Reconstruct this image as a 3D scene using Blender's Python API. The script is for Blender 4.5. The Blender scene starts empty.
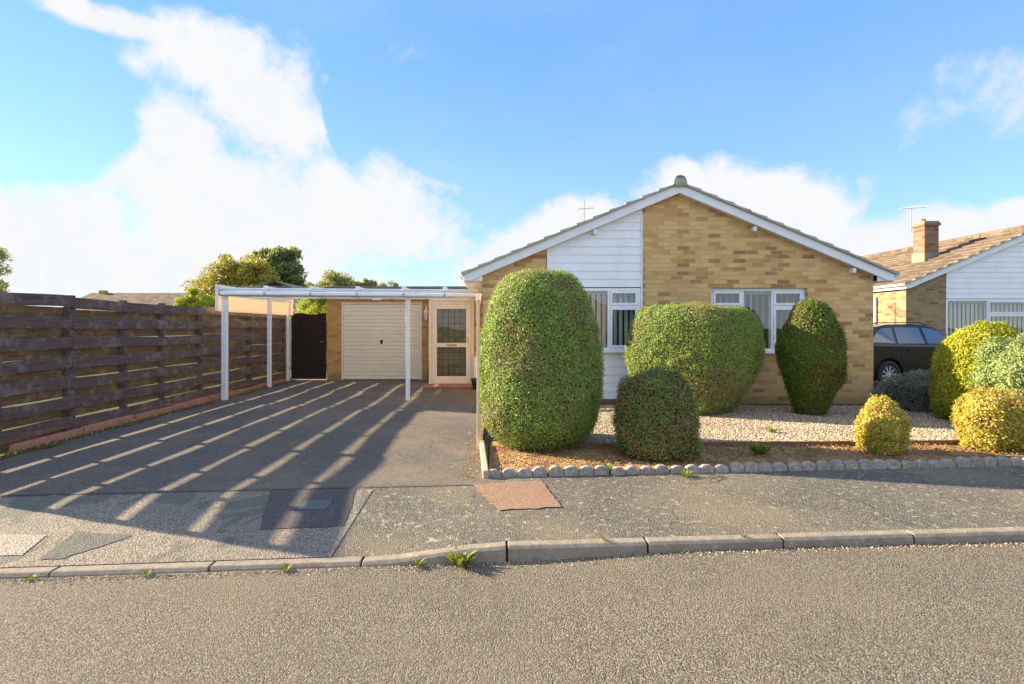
import bpy, bmesh, math, random
import numpy as np
from mathutils import Vector, Matrix, noise as mnoise
R = math.radians
random.seed(7)
sc = bpy.context.scene
COL = sc.collection

# ------------------------------------------------------------------ node helper
class G:
    def __init__(s, name, tree=None):
        if tree is None:
            s.m = bpy.data.materials.new(name); s.m.use_nodes = True; s.t = s.m.node_tree
        else:
            s.t = tree
        s.t.nodes.clear()
    def n(s, typ, props=None, **ins):
        nd = s.t.nodes.new(typ)
        for k, v in (props or {}).items(): setattr(nd, k, v)
        for k, v in ins.items():
            k2 = int(k[1:]) if k[0] == 'i' and k[1:].isdigit() else k.replace('_', ' ')
            sock = nd.inputs[k2]
            if isinstance(v, bpy.types.NodeSocket): s.t.links.new(v, sock)
            else: sock.default_value = v
        return nd
    def m2(s, op, a, b=0.0, c=None, clamp=False):
        nd = s.t.nodes.new('ShaderNodeMath'); nd.operation = op; nd.use_clamp = clamp
        for i, v in enumerate((a, b, c)):
            if v is None: continue
            if isinstance(v, bpy.types.NodeSocket): s.t.links.new(v, nd.inputs[i])
            else: nd.inputs[i].default_value = v
        return nd.outputs[0]
    def noise(s, vec, scale, detail=4, rough=.55, dist=0.0):
        return s.n('ShaderNodeTexNoise', Vector=vec, Scale=scale, Detail=detail, Roughness=rough, Distortion=dist).outputs['Fac']
    def voro(s, vec, scale, out='Color', feature='F1'):
        return s.n('ShaderNodeTexVoronoi', {'feature': feature}, Vector=vec, Scale=scale).outputs[out]
    def ramp(s, fac, stops, interp='LINEAR'):
        nd = s.t.nodes.new('ShaderNodeValToRGB'); nd.color_ramp.interpolation = interp
        e = nd.color_ramp.elements
        while len(e) < len(stops): e.new(.5)
        for el, (p, c) in zip(e, stops):
            el.position = p; el.color = (c[0], c[1], c[2], 1) if isinstance(c, (tuple, list)) else (c, c, c, 1)
        s.t.links.new(fac, nd.inputs[0]); return nd.outputs[0]
    def mix(s, fac, a, b, mode='MIX'):
        nd = s.t.nodes.new('ShaderNodeMix'); nd.data_type = 'RGBA'; nd.blend_type = mode
        for isf, sock, v in ((1, nd.inputs[0], fac), (0, nd.inputs[6], a), (0, nd.inputs[7], b)):
            if isinstance(v, bpy.types.NodeSocket): s.t.links.new(v, sock)
            elif isinstance(v, (int, float)): sock.default_value = v if isf else (v, v, v, 1)
            else: sock.default_value = (v[0], v[1], v[2], 1)
        return nd.outputs[2]
    def maprange(s, v, a, b, c=0.0, d=1.0, smooth=True):
        nd = s.t.nodes.new('ShaderNodeMapRange'); nd.interpolation_type = 'SMOOTHSTEP' if smooth else 'LINEAR'
        s.t.links.new(v, nd.inputs[0])
        for i, x in enumerate((a, b, c, d)): nd.inputs[i+1].default_value = x
        return nd.outputs[0]
    def bump(s, h, strength=.5, dist=.01):
        return s.n('ShaderNodeBump', Height=h, Strength=strength, Distance=dist).outputs[0]
    def obj(s): return s.n('ShaderNodeTexCoord').outputs['Object']
    def geo(s): return s.n('ShaderNodeNewGeometry').outputs['Position']
    def uv(s): return s.n('ShaderNodeTexCoord').outputs['UV']
    def rnd(s): return s.n('ShaderNodeNewGeometry').outputs['Random Per Island']
    def scalev(s, vec, v):
        return s.n('ShaderNodeVectorMath', {'operation': 'MULTIPLY'}, i0=vec, i1=v).outputs[0]
    def out(s, col, rough=.6, bump=None, metal=0.0, spec=.5, coat=0.0):
        b = s.n('ShaderNodeBsdfPrincipled')
        for k, v in (('Base Color', col), ('Roughness', rough), ('Metallic', metal), ('Specular IOR Level', spec), ('Coat Weight', coat)):
            if isinstance(v, bpy.types.NodeSocket): s.t.links.new(v, b.inputs[k])
            elif k == 'Base Color': b.inputs[k].default_value = (v[0], v[1], v[2], 1)
            else: b.inputs[k].default_value = v
        if bump is not None: s.t.links.new(bump, b.inputs['Normal'])
        o = s.n('ShaderNodeOutputMaterial'); s.t.links.new(b.outputs[0], o.inputs[0]); s.bsdf = b
        return s.m

# ------------------------------------------------------------------ materials
def paint(name, col, rough=.35, dirt=.12, scale=6, bumpy=0.0):
    g = G(name); p = g.geo()
    n = g.noise(p, scale, 6, .65); n2 = g.noise(p, scale*7, 3, .6)
    c = g.mix(g.maprange(n, .42, .75, 0, dirt), col, tuple(x*.55 for x in col))
    c = g.mix(g.maprange(n2, .55, .8, 0, dirt*.6), c, tuple(x*.7 for x in col))
    b = g.bump(n2, bumpy, .003) if bumpy else None
    return g.out(c, rough, b)
def brickmat(name, stops, mortar, bw=.225, bh=.075, moss=.0):
    g = G(name); sep = g.n('ShaderNodeSeparateXYZ', Vector=g.uv()); u, v = sep.outputs[0], sep.outputs[1]
    v1 = g.m2('DIVIDE', v, bh); row = g.m2('FLOOR', v1); fv = g.m2('FRACT', v1)
    u1 = g.m2('ADD', g.m2('DIVIDE', u, bw), g.m2('MULTIPLY', g.m2('FLOORED_MODULO', row, 2.0), .5))
    col = g.m2('FLOOR', u1); fu = g.m2('FRACT', u1)
    mu = g.m2('GREATER_THAN', g.m2('ABSOLUTE', g.m2('SUBTRACT', fu, .5)), .5-.022)
    mv = g.m2('GREATER_THAN', g.m2('ABSOLUTE', g.m2('SUBTRACT', fv, .5)), .5-.065)
    mor = g.m2('MAXIMUM', mu, mv)
    idv = g.n('ShaderNodeCombineXYZ', X=col, Y=row).outputs[0]
    w = g.n('ShaderNodeTexWhiteNoise', {'noise_dimensions': '2D'}, Vector=idv).outputs['Value']
    # kiln batches: slight correlation between neighbours
    big = g.noise(g.scalev(g.uv(), (1.0, 2.6, 1)), .9, 3, .6)
    f = g.m2('ADD', g.m2('MULTIPLY', w, .82), g.m2('MULTIPLY', g.maprange(big, .3, .7), .18))
    c = g.ramp(f, stops, 'LINEAR')
    gr = g.noise(g.scalev(g.uv(), (60, 60, 1)), 1, 5, .7)
    c = g.mix(g.maprange(gr, .45, .8, 0, .35), c, g.mix(.5, c, (.12, .07, .03)))
    pale = g.noise(g.scalev(g.uv(), (5, 22, 1)), 1, 4, .7)
    c = g.mix(g.maprange(pale, .5, .75, 0, .3), c, (.5, .36, .2))
    c = g.mix(.2, c, stops[len(stops)//2][1]); c = g.mix(mor, c, mortar)
    stain = g.noise(g.uv(), .7, 5, .6)
    c = g.mix(g.maprange(stain, .45, .8, 0, .35), c, g.mix(.6, c, (.16, .11, .07)))
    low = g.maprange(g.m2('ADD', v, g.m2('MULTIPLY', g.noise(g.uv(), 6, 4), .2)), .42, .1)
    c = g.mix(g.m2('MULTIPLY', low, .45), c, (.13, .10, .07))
    h = g.m2('SUBTRACT', g.m2('MULTIPLY', gr, .4), mor)
    return g.out(c, .85, g.bump(h, .7, .008), spec=.25)
BR = [(0, (.15, .07, .035)), (.09, (.26, .12, .055)), (.19, (.42, .225, .09)), (.32, (.56, .335, .125)), (.5, (.64, .41, .165)), (.72, (.72, .49, .22)), (.9, (.62, .39, .20)), (1, (.42, .24, .12))]
M = {}
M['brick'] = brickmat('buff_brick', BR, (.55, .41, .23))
M['brick3'] = brickmat('deep_buff_brick', [(p_, (c_[0]*.5, c_[1]*.54, c_[2]*.72)) for p_, c_ in BR], (.38, .28, .16))
M['brick4'] = brickmat('brown_chimney_brick', [(p_, (c_[0]*.34, c_[1]*.32, c_[2]*.5)) for p_, c_ in BR], (.28, .22, .15))
M['brick2'] = brickmat('ochre_brick', [(0, (.25, .12, .05)), (.12, (.42, .2, .06)), (.4, (.56, .3, .09)), (.8, (.62, .36, .12)), (1, (.5, .27, .09))], (.42, .28, .14))
M['redbrick'] = brickmat('red_brick', [(0, (.2, .08, .05)), (.4, (.34, .14, .085)), (1, (.42, .2, .12))], (.3, .25, .2))
M['white'] = paint('white_upvc', (.80, .82, .85), .3, .2)
M['whitewood'] = paint('white_gloss_wood', (.76, .78, .81), .4, .3, 5, .15)
M['clad'] = paint('white_cladding', (.80, .83, .88), .4, .22, 3)
M['cream'] = paint('cream_paint', (.72, .58, .40), .4, .12)
M['creamdoor'] = paint('cream_door', (.84, .73, .56), .42, .2)
M['bark'] = paint('bark', (.09, .06, .04), .9, .5, 20, .6)
M['black'] = paint('black_plastic', (.012, .012, .013), .45, .1)
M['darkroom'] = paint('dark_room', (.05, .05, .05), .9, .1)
M['room'] = paint('room_wall', (.35, .32, .28), .9, .1)
M['blind'] = paint('blind_fabric', (.62, .60, .54), .8, .1)
M['lace'] = paint('lace_curtain', (.34, .32, .27), .9, .8, 9)
M['net'] = paint('net_curtain', (.68, .70, .68), .8, .1)
M['metal'] = paint('grey_metal', (.35, .35, .36), .35, .2)
M['metaldull'] = paint('worn_cover_plate', (.10, .11, .11), .85, .5, 30, .4)
M['brass'] = G('brass').out((.5, .33, .1), .35, metal=.9)
M['felt'] = paint('roof_felt', (.05, .05, .055), .85, .3, 8, .3)
M['tyre'] = paint('tyre', (.015, .015, .015), .8, .2)
M['alloy'] = G('alloy').out((.5, .5, .52), .28, metal=.9)
M['seam'] = G('seam').out((.004, .004, .004), .8)
M['chrome'] = G('chrome').out((.6, .6, .6), .15, metal=1.0)
M['taillight'] = G('taillight').out((.3, .01, .01), .12, coat=.6)
M['carblack'] = G('car_black').out((.006, .005, .006), .12, coat=.0, spec=.4)
M['carglass'] = G('car_glass').out((.03, .035, .045), .04, spec=1.0, coat=1.0)

def tilemat(name, c0, c1, c2, lich):
    g = G(name); sep = g.n('ShaderNodeSeparateXYZ', Vector=g.uv())
    u = g.m2('DIVIDE', sep.outputs[0], .29); v = g.m2('DIVIDE', sep.outputs[1], .30)
    row = g.m2('FLOOR', u); v2 = g.m2('ADD', v, g.m2('MULTIPLY', g.m2('FLOORED_MODULO', row, 2.0), .5))
    cid = g.n('ShaderNodeCombineXYZ', X=row, Y=g.m2('FLOOR', v2)).outputs[0]
    w = g.n('ShaderNodeTexWhiteNoise', {'noise_dimensions': '2D'}, Vector=cid).outputs['Value']
    c = g.ramp(w, [(0, c0), (.5, c1), (1, c2)])
    n = g.noise(g.geo(), 9, 8, .7); n2 = g.noise(g.geo(), 1.3, 4, .6)
    c = g.mix(g.maprange(n, .5, .68, 0, .6), c, lich)
    c = g.mix(g.maprange(n2, .45, .7, 0, .4), c, tuple(x*.5 for x in c0))
    jt = g.m2('GREATER_THAN', g.m2('ABSOLUTE', g.m2('SUBTRACT', g.m2('FRACT', v2), .5)), .47)
    roll = g.m2('SINE', g.m2('MULTIPLY', v2, 2*math.pi*2))
    c = g.mix(g.m2('MULTIPLY', jt, .7), c, (.03, .025, .02))
    h = g.m2('ADD', g.m2('MULTIPLY', n, .5), g.m2('MULTIPLY', roll, .6))
    return g.out(c, .85, g.bump(h, .8, .015), spec=.2)
M['tilegrey'] = tilemat('grey_tile', (.34, .33, .28), (.42, .41, .35), (.48, .46, .39), (.5, .5, .42))
M['tilebrown'] = tilemat('brown_tile', (.10, .070, .048), (.155, .112, .076), (.20, .15, .105), (.25, .205, .145))

def glassmat(name, tint=(.90, .93, .92), refl=1.0):
    g = G(name)
    fc = g.n('ShaderNodeLayerWeight', Blend=.5).outputs['Facing']
    fac = g.m2('MULTIPLY', g.m2('ADD', .045, g.m2('MULTIPLY', g.m2('POWER', fc, 4.0), .6)), refl, clamp=True)
    wob = g.bump(g.noise(g.geo(), 1.6, 2, .5), .15, .02)
    gl = g.n('ShaderNodeBsdfGlossy', Roughness=.02, Color=(1, 1, 1, 1), Normal=wob)
    tr = g.n('ShaderNodeBsdfTransparent', Color=(*tint, 1))
    mx = g.n('ShaderNodeMixShader', i0=fac, i1=tr.outputs[0], i2=gl.outputs[0])
    g.n('ShaderNodeOutputMaterial', Surface=mx.outputs[0]); return g.m
M['glass'] = glassmat('window_glass', refl=1.35); M['doorglass'] = glassmat('door_glass', (.85, .85, .8), .8)
def sheetmat():
    g = G('clear_polycarbonate')
    gl = g.n('ShaderNodeBsdfGlossy', Roughness=.12); tr = g.n('ShaderNodeBsdfTransparent', Color=(.95, .97, .98, 1))
    df = g.n('ShaderNodeBsdfDiffuse', Color=(.6, .62, .62, 1))
    a = g.n('ShaderNodeMixShader', i0=.05, i1=tr.outputs[0], i2=df.outputs[0])
    b = g.n('ShaderNodeMixShader', i0=.06, i1=a.outputs[0], i2=gl.outputs[0])
    g.n('ShaderNodeOutputMaterial', Surface=b.outputs[0]); return g.m
M['sheet'] = sheetmat()
def translucent(name, col, k=.45):
    g = G(name); n = g.noise(g.geo(), 5, 4)
    c = g.mix(g.maprange(n, .4, .8, 0, .2), col, tuple(x*.8 for x in col))
    d = g.n('ShaderNodeBsdfDiffuse', Color=c); t = g.n('ShaderNodeBsdfTranslucent', Color=c)
    mx = g.n('ShaderNodeMixShader', i0=k, i1=d.outputs[0], i2=t.outputs[0])
    g.n('ShaderNodeOutputMaterial', Surface=mx.outputs[0]); return g.m
M['sideboard'] = translucent('cream_side_board', (.80, .70, .54), .4)

def asphalt(name, dark, light, grain=170, patch=(.1, .1, .1), pf=.25, chips=(.5, .45, .36), chipf=.5, worn=None, wl=.57, blot=None, track=0, crack=0.0):
    g = G(name); p = g.geo()
    cell = g.voro(p, grain); cs = g.n('ShaderNodeSeparateColor', Color=cell).outputs[0]
    f1 = g.voro(p, grain, 'Distance')
    c = g.mix(cs, dark, light)
    c = g.mix(g.m2('MULTIPLY', g.m2('GREATER_THAN', cs, 1-chipf*.4), .75), c, chips)
    c = g.mix(g.maprange(f1, .35, .75, 0, .75), c, tuple(x*.25 for x in dark))
    n = g.noise(p, .8, 6, .6); n2 = g.noise(p, 3.5, 6, .7)
    c = g.mix(g.maprange(n, .42, .66, 0, pf), c, patch)
    c = g.mix(g.maprange(n2, .5, .72, 0, pf), c, g.mix(.5, c, light))
    if worn:
        w = g.noise(p, 17, 5, .65)
        c = g.mix(g.maprange(w, wl, wl+.09, 0, .75), c, worn)
    if crack:
        wv = g.n('ShaderNodeVectorMath', {'operation': 'ADD'}, i0=p, i1=g.scalev(g.n('ShaderNodeTexNoise', Vector=p, Scale=3.0, Detail=6).outputs['Color'], (.35, .35, .35))).outputs[0]
        e_ = g.n('ShaderNodeTexVoronoi', {'feature': 'DISTANCE_TO_EDGE'}, Vector=wv, Scale=.55).outputs['Distance']
        ck = g.m2('MULTIPLY', g.maprange(e_, .0055, .001), g.maprange(g.noise(p, 1.1, 3), .45, .6))
        c = g.mix(g.m2('MULTIPLY', ck, crack), c, tuple(x*.3 for x in dark))
    if track:
        t_ = g.noise(g.scalev(p, (.12, 1.6, 1)), 1, 4, .6); c = g.mix(g.maprange(t_, .42, .62, 0, .3), c, g.mix(.5, c, dark))
        t2 = g.noise(p, .45, 5, .7, .8); c = g.mix(g.maprange(t2, .56, .62, 0, .22), c, tuple(x*.7 for x in dark))
    if blot:
        w = g.noise(p, 1.5, 5, .6, .6)
        c = g.mix(g.maprange(w, .53, .56, 0, .85), c, g.mix(cs, blot, tuple(x*1.5 for x in blot)))
    h = g.m2('SUBTRACT', g.m2('MULTIPLY', g.noise(p, grain*.35, 3, .6), .5), f1)
    return g.out(c, .9, g.bump(h, .9, .006), spec=.25)
M['road'] = asphalt('road_surface_dressing', (.14, .118, .087), (.235, .20, .148), 135, (.185, .155, .11), .4, (.34, .30, .225), .6, track=1)
M['drive'] = asphalt('driveway_tarmac', (.10, .089, .08), (.235, .20, .165), 150, (.22, .17, .12), .55, (.32, .28, .23), .5, (.36, .26, .13), .62, crack=.6)
M['pave'] = asphalt('pavement_tarmac', (.11, .10, .083), (.20, .182, .145), 120, (.22, .18, .115), .6, (.30, .265, .21), .5, (.40, .36, .28), crack=.8)
M['apron'] = asphalt('worn_concrete_apron', (.23, .19, .15), (.36, .30, .225), 95, (.19, .165, .13), .45, (.42, .36, .28), .6, blot=(.10, .10, .08))
M['pavedark'] = asphalt('newer_tarmac_patch', (.095, .082, .08), (.17, .15, .14), 140, (.12, .1, .09), .3, (.22, .19, .17), .3)
M['salmon'] = asphalt('pink_paving_patch', (.30, .18, .12), (.42, .26, .17), 160, (.36, .24, .16), .3, (.5, .36, .26), .3)
M['green'] = asphalt('grey_green_patch', (.12, .125, .105), (.22, .21, .17), 140, (.14, .14, .12), .3, (.3, .28, .22), .3)
M['slab'] = asphalt('smooth_slab', (.36, .31, .25), (.46, .40, .32), 90, (.3, .26, .2), .4, (.5, .45, .38), .3)
def stone(name, c0, c1, lich, sc_=14):
    g = G(name); p = g.geo(); n = g.noise(p, sc_, 8, .7); n2 = g.noise(p, 90, 4, .7); n3 = g.noise(p, 2.2, 4)
    c = g.mix(g.maprange(n, .3, .7), c0, c1)
    c = g.mix(g.maprange(n2, .5, .7, 0, .5), c, tuple(x*.5 for x in c0))
    c = g.mix(g.maprange(n, .58, .66, 0, .8), c, lich)
    c = g.mix(g.maprange(n3, .5, .7, 0, .3), c, (.12, .1, .08))
    return g.out(c, .9, g.bump(g.m2('ADD', n, g.m2('MULTIPLY', n2, .5)), .7, .01), spec=.2)
M['kerb'] = stone('kerb_concrete', (.22, .185, .145), (.32, .27, .21), (.38, .325, .25))
M['scallop'] = stone('scallop_concrete', (.24, .21, .185), (.42, .37, .32), (.62, .58, .5), 30)
M['verge'] = stone('verge_mortar', (.36, .36, .31), (.46, .46, .4), (.5, .5, .42))
M['terra'] = stone('terracotta_edging', (.36, .16, .11), (.48, .25, .17), (.38, .3, .22))
M['edgestone'] = stone('edging_concrete', (.40, .32, .22), (.55, .45, .3), (.5, .42, .3))
def soil(name, c0, c1, c2, s=30):
    g = G(name); p = g.geo(); n = g.noise(p, s, 8, .75); n2 = g.noise(p, 2.5, 5, .6); v = g.voro(p, s*2.2, 'Distance')
    c = g.mix(g.maprange(n, .35, .65), c0, c1); c = g.mix(g.maprange(n2, .42, .62, 0, .8), c, c2)
    return g.out(c, .95, g.bump(g.m2('ADD', n, v), 1.0, .025), spec=.1)
M['soil'] = soil('dry_soil', (.26, .15, .075), (.48, .29, .14), (.55, .35, .17))
M['darkground'] = soil('dark_ground', (.05, .035, .025), (.12, .085, .055), (.09, .06, .04))
M['turf'] = soil('rough_turf', (.05, .07, .02), (.10, .13, .035), (.13, .12, .05))
M['moss'] = soil('mossy_verge', (.10, .09, .03), (.22, .2, .05), (.09, .065, .04), 22)
def gravelmat():
    g = G('gravel_bed'); p = g.geo(); cell = g.n('ShaderNodeSeparateColor', Color=g.voro(p, 55)).outputs[0]; d = g.voro(p, 55, 'Distance')
    c = g.ramp(cell, [(0, (.2, .15, .1)), (.4, (.36, .29, .21)), (.8, (.5, .43, .34)), (1, (.62, .57, .5))])
    c = g.mix(g.maprange(d, .4, .8, 0, .8), c, (.07, .05, .035))
    return g.out(c, .9, g.bump(g.m2('SUBTRACT', 0.0, d), 1.0, .015), spec=.2)
M['gravel'] = gravelmat()
def pebble():
    g = G('pebbles'); c = g.ramp(g.rnd(), [(0, (.17, .11, .07)), (.25, (.33, .235, .15)), (.6, (.45, .35, .235)), (.85, (.54, .45, .34)), (1, (.64, .58, .5))])
    return g.out(c, .85, spec=.25)
M['pebble'] = pebble()
def wood(name, c0, c1, lich, lf=.6):
    g = G(name); p = g.geo(); st = g.noise(g.scalev(p, (30, 2.0, 60)), 1, 7, .7); n = g.noise(p, 5, 7, .7); n2 = g.noise(g.scalev(p, (8, 2, 14)), 1, 5, .6)
    w = g.rnd()
    c = g.mix(g.maprange(st, .3, .7), c0, c1); c = g.mix(g.m2('MULTIPLY', w, .35), c, tuple(x*.55 for x in c0))
    c = g.mix(g.maprange(n, .48, .66, 0, lf), c, lich); n4 = g.noise(p, 28, 5, .75); c = g.mix(g.maprange(n4, .5, .66, 0, lf*.8), c, g.mix(.5, lich, tuple(x*.3 for x in c0))); c = g.mix(g.maprange(n2, .55, .75, 0, .5), c, tuple(x*.4 for x in c0))
    return g.out(c, .85, g.bump(st, .6, .006), spec=.2)
M['board'] = wood('stained_fence_board', (.075, .05, .048), (.15, .11, .105), (.24, .21, .18), .6)
M['rearboard'] = wood('lichened_rear_board', (.085, .062, .045), (.19, .145, .10), (.23, .215, .12), .8)
M['gatewood'] = wood('dark_gate_wood', (.022, .014, .012), (.04, .028, .024), (.045, .033, .028), .3)
M['shedwood'] = wood('grey_weatherboard', (.34, .30, .27), (.46, .42, .37), (.4, .36, .3), .3)
M['timber'] = wood('timber_edging', (.14, .08, .045), (.26, .16, .09), (.3, .2, .12), .4)

def leafmat(name, stops, patch, pf=.4, ps=3.0, trans=.35, rough=.55):
    g = G(name); r = g.rnd(); p = g.geo()
    c = g.ramp(r, stops)
    n = g.noise(p, ps, 4, .65)
    c = g.mix(g.maprange(n, .47, .62, 0, pf), c, patch)
    b = g.n('ShaderNodeBsdfPrincipled', Base_Color=c, Roughness=rough); b.inputs['Specular IOR Level'].default_value = .3
    t = g.n('ShaderNodeBsdfTranslucent', Color=g.mix(.5, c, (.5, .55, .06), 'MIX') if trans > .3 else c)
    mx = g.n('ShaderNodeMixShader', i0=trans*.8, i1=b.outputs[0], i2=t.outputs[0])
    g.n('ShaderNodeOutputMaterial', Surface=mx.outputs[0]); return g.m
M['leafhedge'] = leafmat('privet_leaf', [(0, (.12, .20, .07)), (.5, (.20, .32, .08)), (.85, (.38, .47, .08)), (1, (.58, .56, .16))], (.30, .235, .12), .6, 1.7, .34)
M['leafcone'] = leafmat('conifer_leaf', [(0, (.07, .12, .016)), (.5, (.12, .19, .022)), (.9, (.18, .25, .03)), (1, (.26, .28, .04))], (.2, .13, .04), .5, 2.2, .3)
M['leafbrown'] = leafmat('bronzed_leaf', [(0, (.08, .13, .03)), (.4, (.14, .21, .045)), (.8, (.24, .23, .065)), (1, (.36, .27, .11))], (.28, .19, .085), .6, 5.0, .3)
M['leafgold'] = leafmat('golden_leaf', [(0, (.24, .21, .03)), (.4, (.44, .37, .05)), (.8, (.58, .46, .08)), (1, (.64, .48, .14))], (.52, .32, .11), .6, 5.0, .34)
M['leafyellow'] = leafmat('yellow_conifer_leaf', [(0, (.22, .24, .02)), (.5, (.40, .40, .025)), (1, (.56, .5, .04))], (.2, .25, .03), .5, 2.0, .34)
M['leafjuniper'] = leafmat('juniper_leaf', [(0, (.15, .21, .06)), (.5, (.28, .36, .11)), (1, (.42, .48, .2))], (.16, .2, .06), .5, 3.0, .3)
M['leaflav'] = leafmat('grey_green_leaf', [(0, (.13, .16, .11)), (.5, (.24, .27, .19)), (1, (.38, .40, .32))], (.2, .16, .18), .4, 5.0, .2)
M['leafdark'] = leafmat('oak_leaf', [(0, (.08, .12, .05)), (.5, (.15, .2, .08)), (1, (.26, .3, .12))], (.2, .22, .09), .4, .6, .35)
M['leafautumn'] = leafmat('autumn_leaf', [(0, (.2, .2, .04)), (.4, (.38, .34, .05)), (.8, (.52, .42, .07)), (1, (.55, .32, .1))], (.3, .2, .05), .6, .5, .36)
M['leaflime'] = leafmat('lime_leaf', [(0, (.2, .28, .02)), (.5, (.38, .46, .03)), (1, (.52, .55, .06))], (.3, .26, .03), .4, 1.2, .36)
M['leafpale'] = leafmat('pale_leaf', [(0, (.22, .24, .1)), (.5, (.36, .36, .15)), (1, (.5, .46, .22))], (.24, .2, .1), .5, .7, .36)
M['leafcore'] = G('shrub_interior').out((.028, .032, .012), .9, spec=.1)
M['litter'] = leafmat('fallen_leaf', [(0, (.25, .14, .05)), (.5, (.42, .25, .09)), (1, (.55, .4, .16))], (.3, .2, .1), .3, 5, .2)
M['grassblade'] = leafmat('weed_leaf', [(0, (.08, .13, .02)), (.6, (.15, .22, .03)), (1, (.26, .3, .06))], (.2, .2, .06), .4, 8, .34)

# ------------------------------------------------------------------ mesh builder
def root_of(o):
    while o.parent: o = o.parent
    return o
class MB:
    def __init__(s): s.v = []; s.f = []
    def add(s, vs, fs):
        b = len(s.v); s.v += [tuple(v) for v in vs]; s.f += [tuple(b+i for i in f) for f in fs]; return s
    def box(s, x0, x1, y0, y1, z0, z1):
        return s.add([(x0,y0,z0),(x1,y0,z0),(x1,y1,z0),(x0,y1,z0),(x0,y0,z1),(x1,y0,z1),(x1,y1,z1),(x0,y1,z1)],
                     [(0,3,2,1),(4,5,6,7),(0,1,5,4),(1,2,6,5),(2,3,7,6),(3,0,4,7)])
    def prism(s, pts, axis, a0, a1):
        def P(p, a):
            if axis == 'x': return (a, p[0], p[1])
            if axis == 'y': return (p[0], a, p[1])
            return (p[0], p[1], a)
        n = len(pts)
        return s.add([P(p, a0) for p in pts]+[P(p, a1) for p in pts],
                     [tuple(range(n))[::-1], tuple(range(n, 2*n))]+[(i, (i+1) % n, n+(i+1) % n, n+i) for i in range(n)])
    def tube(s, path, rad, n=8, cap=True):
        path = [Vector(p) for p in path]; rs = rad if isinstance(rad, (list, tuple)) else [rad]*len(path)
        vs = []; fs = []
        for i, p in enumerate(path):
            d = (path[min(i+1, len(path)-1)]-path[max(i-1, 0)]).normalized()
            a = d.cross(Vector((0, 0, 1)) if abs(d.z) < .9 else Vector((1, 0, 0))).normalized(); b = d.cross(a)
            for k in range(n):
                t = 2*math.pi*k/n; vs.append(p+(a*math.cos(t)+b*math.sin(t))*rs[i])
        for i in range(len(path)-1):
            for k in range(n):
                k2 = (k+1) % n; fs.append((i*n+k, i*n+k2, (i+1)*n+k2, (i+1)*n+k))
        if cap: fs += [tuple(range(n)), tuple(range((len(path)-1)*n, len(path)*n))]
        return s.add(vs, fs)
    def lathe(s, c, prof, n=16):
        vs = []; fs = []
        for (r, z) in prof:
            for k in range(n):
                t = 2*math.pi*k/n; vs.append((c[0]+r*math.cos(t), c[1]+r*math.sin(t), c[2]+z))
        for i in range(len(prof)-1):
            for k in range(n): fs.append((i*n+k, i*n+(k+1) % n, (i+1)*n+(k+1) % n, (i+1)*n+k))
        fs += [tuple(range(n)), tuple(range((len(prof)-1)*n, len(prof)*n))]
        return s.add(vs, fs)
    def build(s, name, mat, parent=None, origin=None, bevel=0, smooth=False, local=False, recalc=True, tf=None):
        me = bpy.data.meshes.new(name)
        if tf is not None: s.v = [tuple(tf(Vector(v))) for v in s.v]
        uvs = s.v
        if parent is not None and not local: off = root_of(parent).location
        elif origin is not None: off = Vector(origin)
        else: off = Vector((0, 0, 0))
        me.from_pydata([(x-off[0], y-off[1], z-off[2]) for x, y, z in s.v], [], s.f)
        if recalc:
            bm = bmesh.new(); bm.from_mesh(me); bmesh.ops.recalc_face_normals(bm, faces=bm.faces); bm.to_mesh(me); bm.free()
        uvl = me.uv_layers.new(name='UVMap')
        for p in me.polygons:
            nx, ny, nz = map(abs, p.normal)
            for li in p.loop_indices:
                x, y, z = uvs[me.loops[li].vertex_index]
                uvl.data[li].uv = (x, y) if nz >= max(nx, ny) else ((y, z) if nx > ny else (x, z))
            if smooth: p.use_smooth = True
        me.materials.append(mat)
        o = bpy.data.objects.new(name, me); COL.objects.link(o)
        if parent is not None: o.parent = parent
        else: o.location = off
        if bevel:
            md = o.modifiers.new('Bevel', 'BEVEL'); md.width = bevel; md.segments = 2; md.limit_method = 'ANGLE'; md.angle_limit = R(40)
        return o
def tag(o, label=None, cat=None, group=None, kind=None):
    if label: o['label'] = label
    if cat: o['category'] = cat
    if group: o['group'] = group
    if kind: o['kind'] = kind
    return o
def thing(name, label, cat, loc=(0, 0, 0), group=None):
    o = bpy.data.objects.new(name, None); COL.objects.link(o); o.location = loc; o.empty_display_size = .2
    return tag(o, label, cat, group)
def structure(o): o['kind'] = 'structure'; return o
def clip(poly, a, b, c):            # keep a*x+b*z+c >= 0
    out = []
    for i in range(len(poly)):
        p, q = poly[i], poly[(i+1) % len(poly)]
        dp, dq = a*p[0]+b*p[1]+c, a*q[0]+b*q[1]+c
        if dp >= 0: out.append(p)
        if (dp >= 0) != (dq >= 0):
            t = dp/(dp-dq); out.append((p[0]+(q[0]-p[0])*t, p[1]+(q[1]-p[1])*t))
    return out

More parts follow.
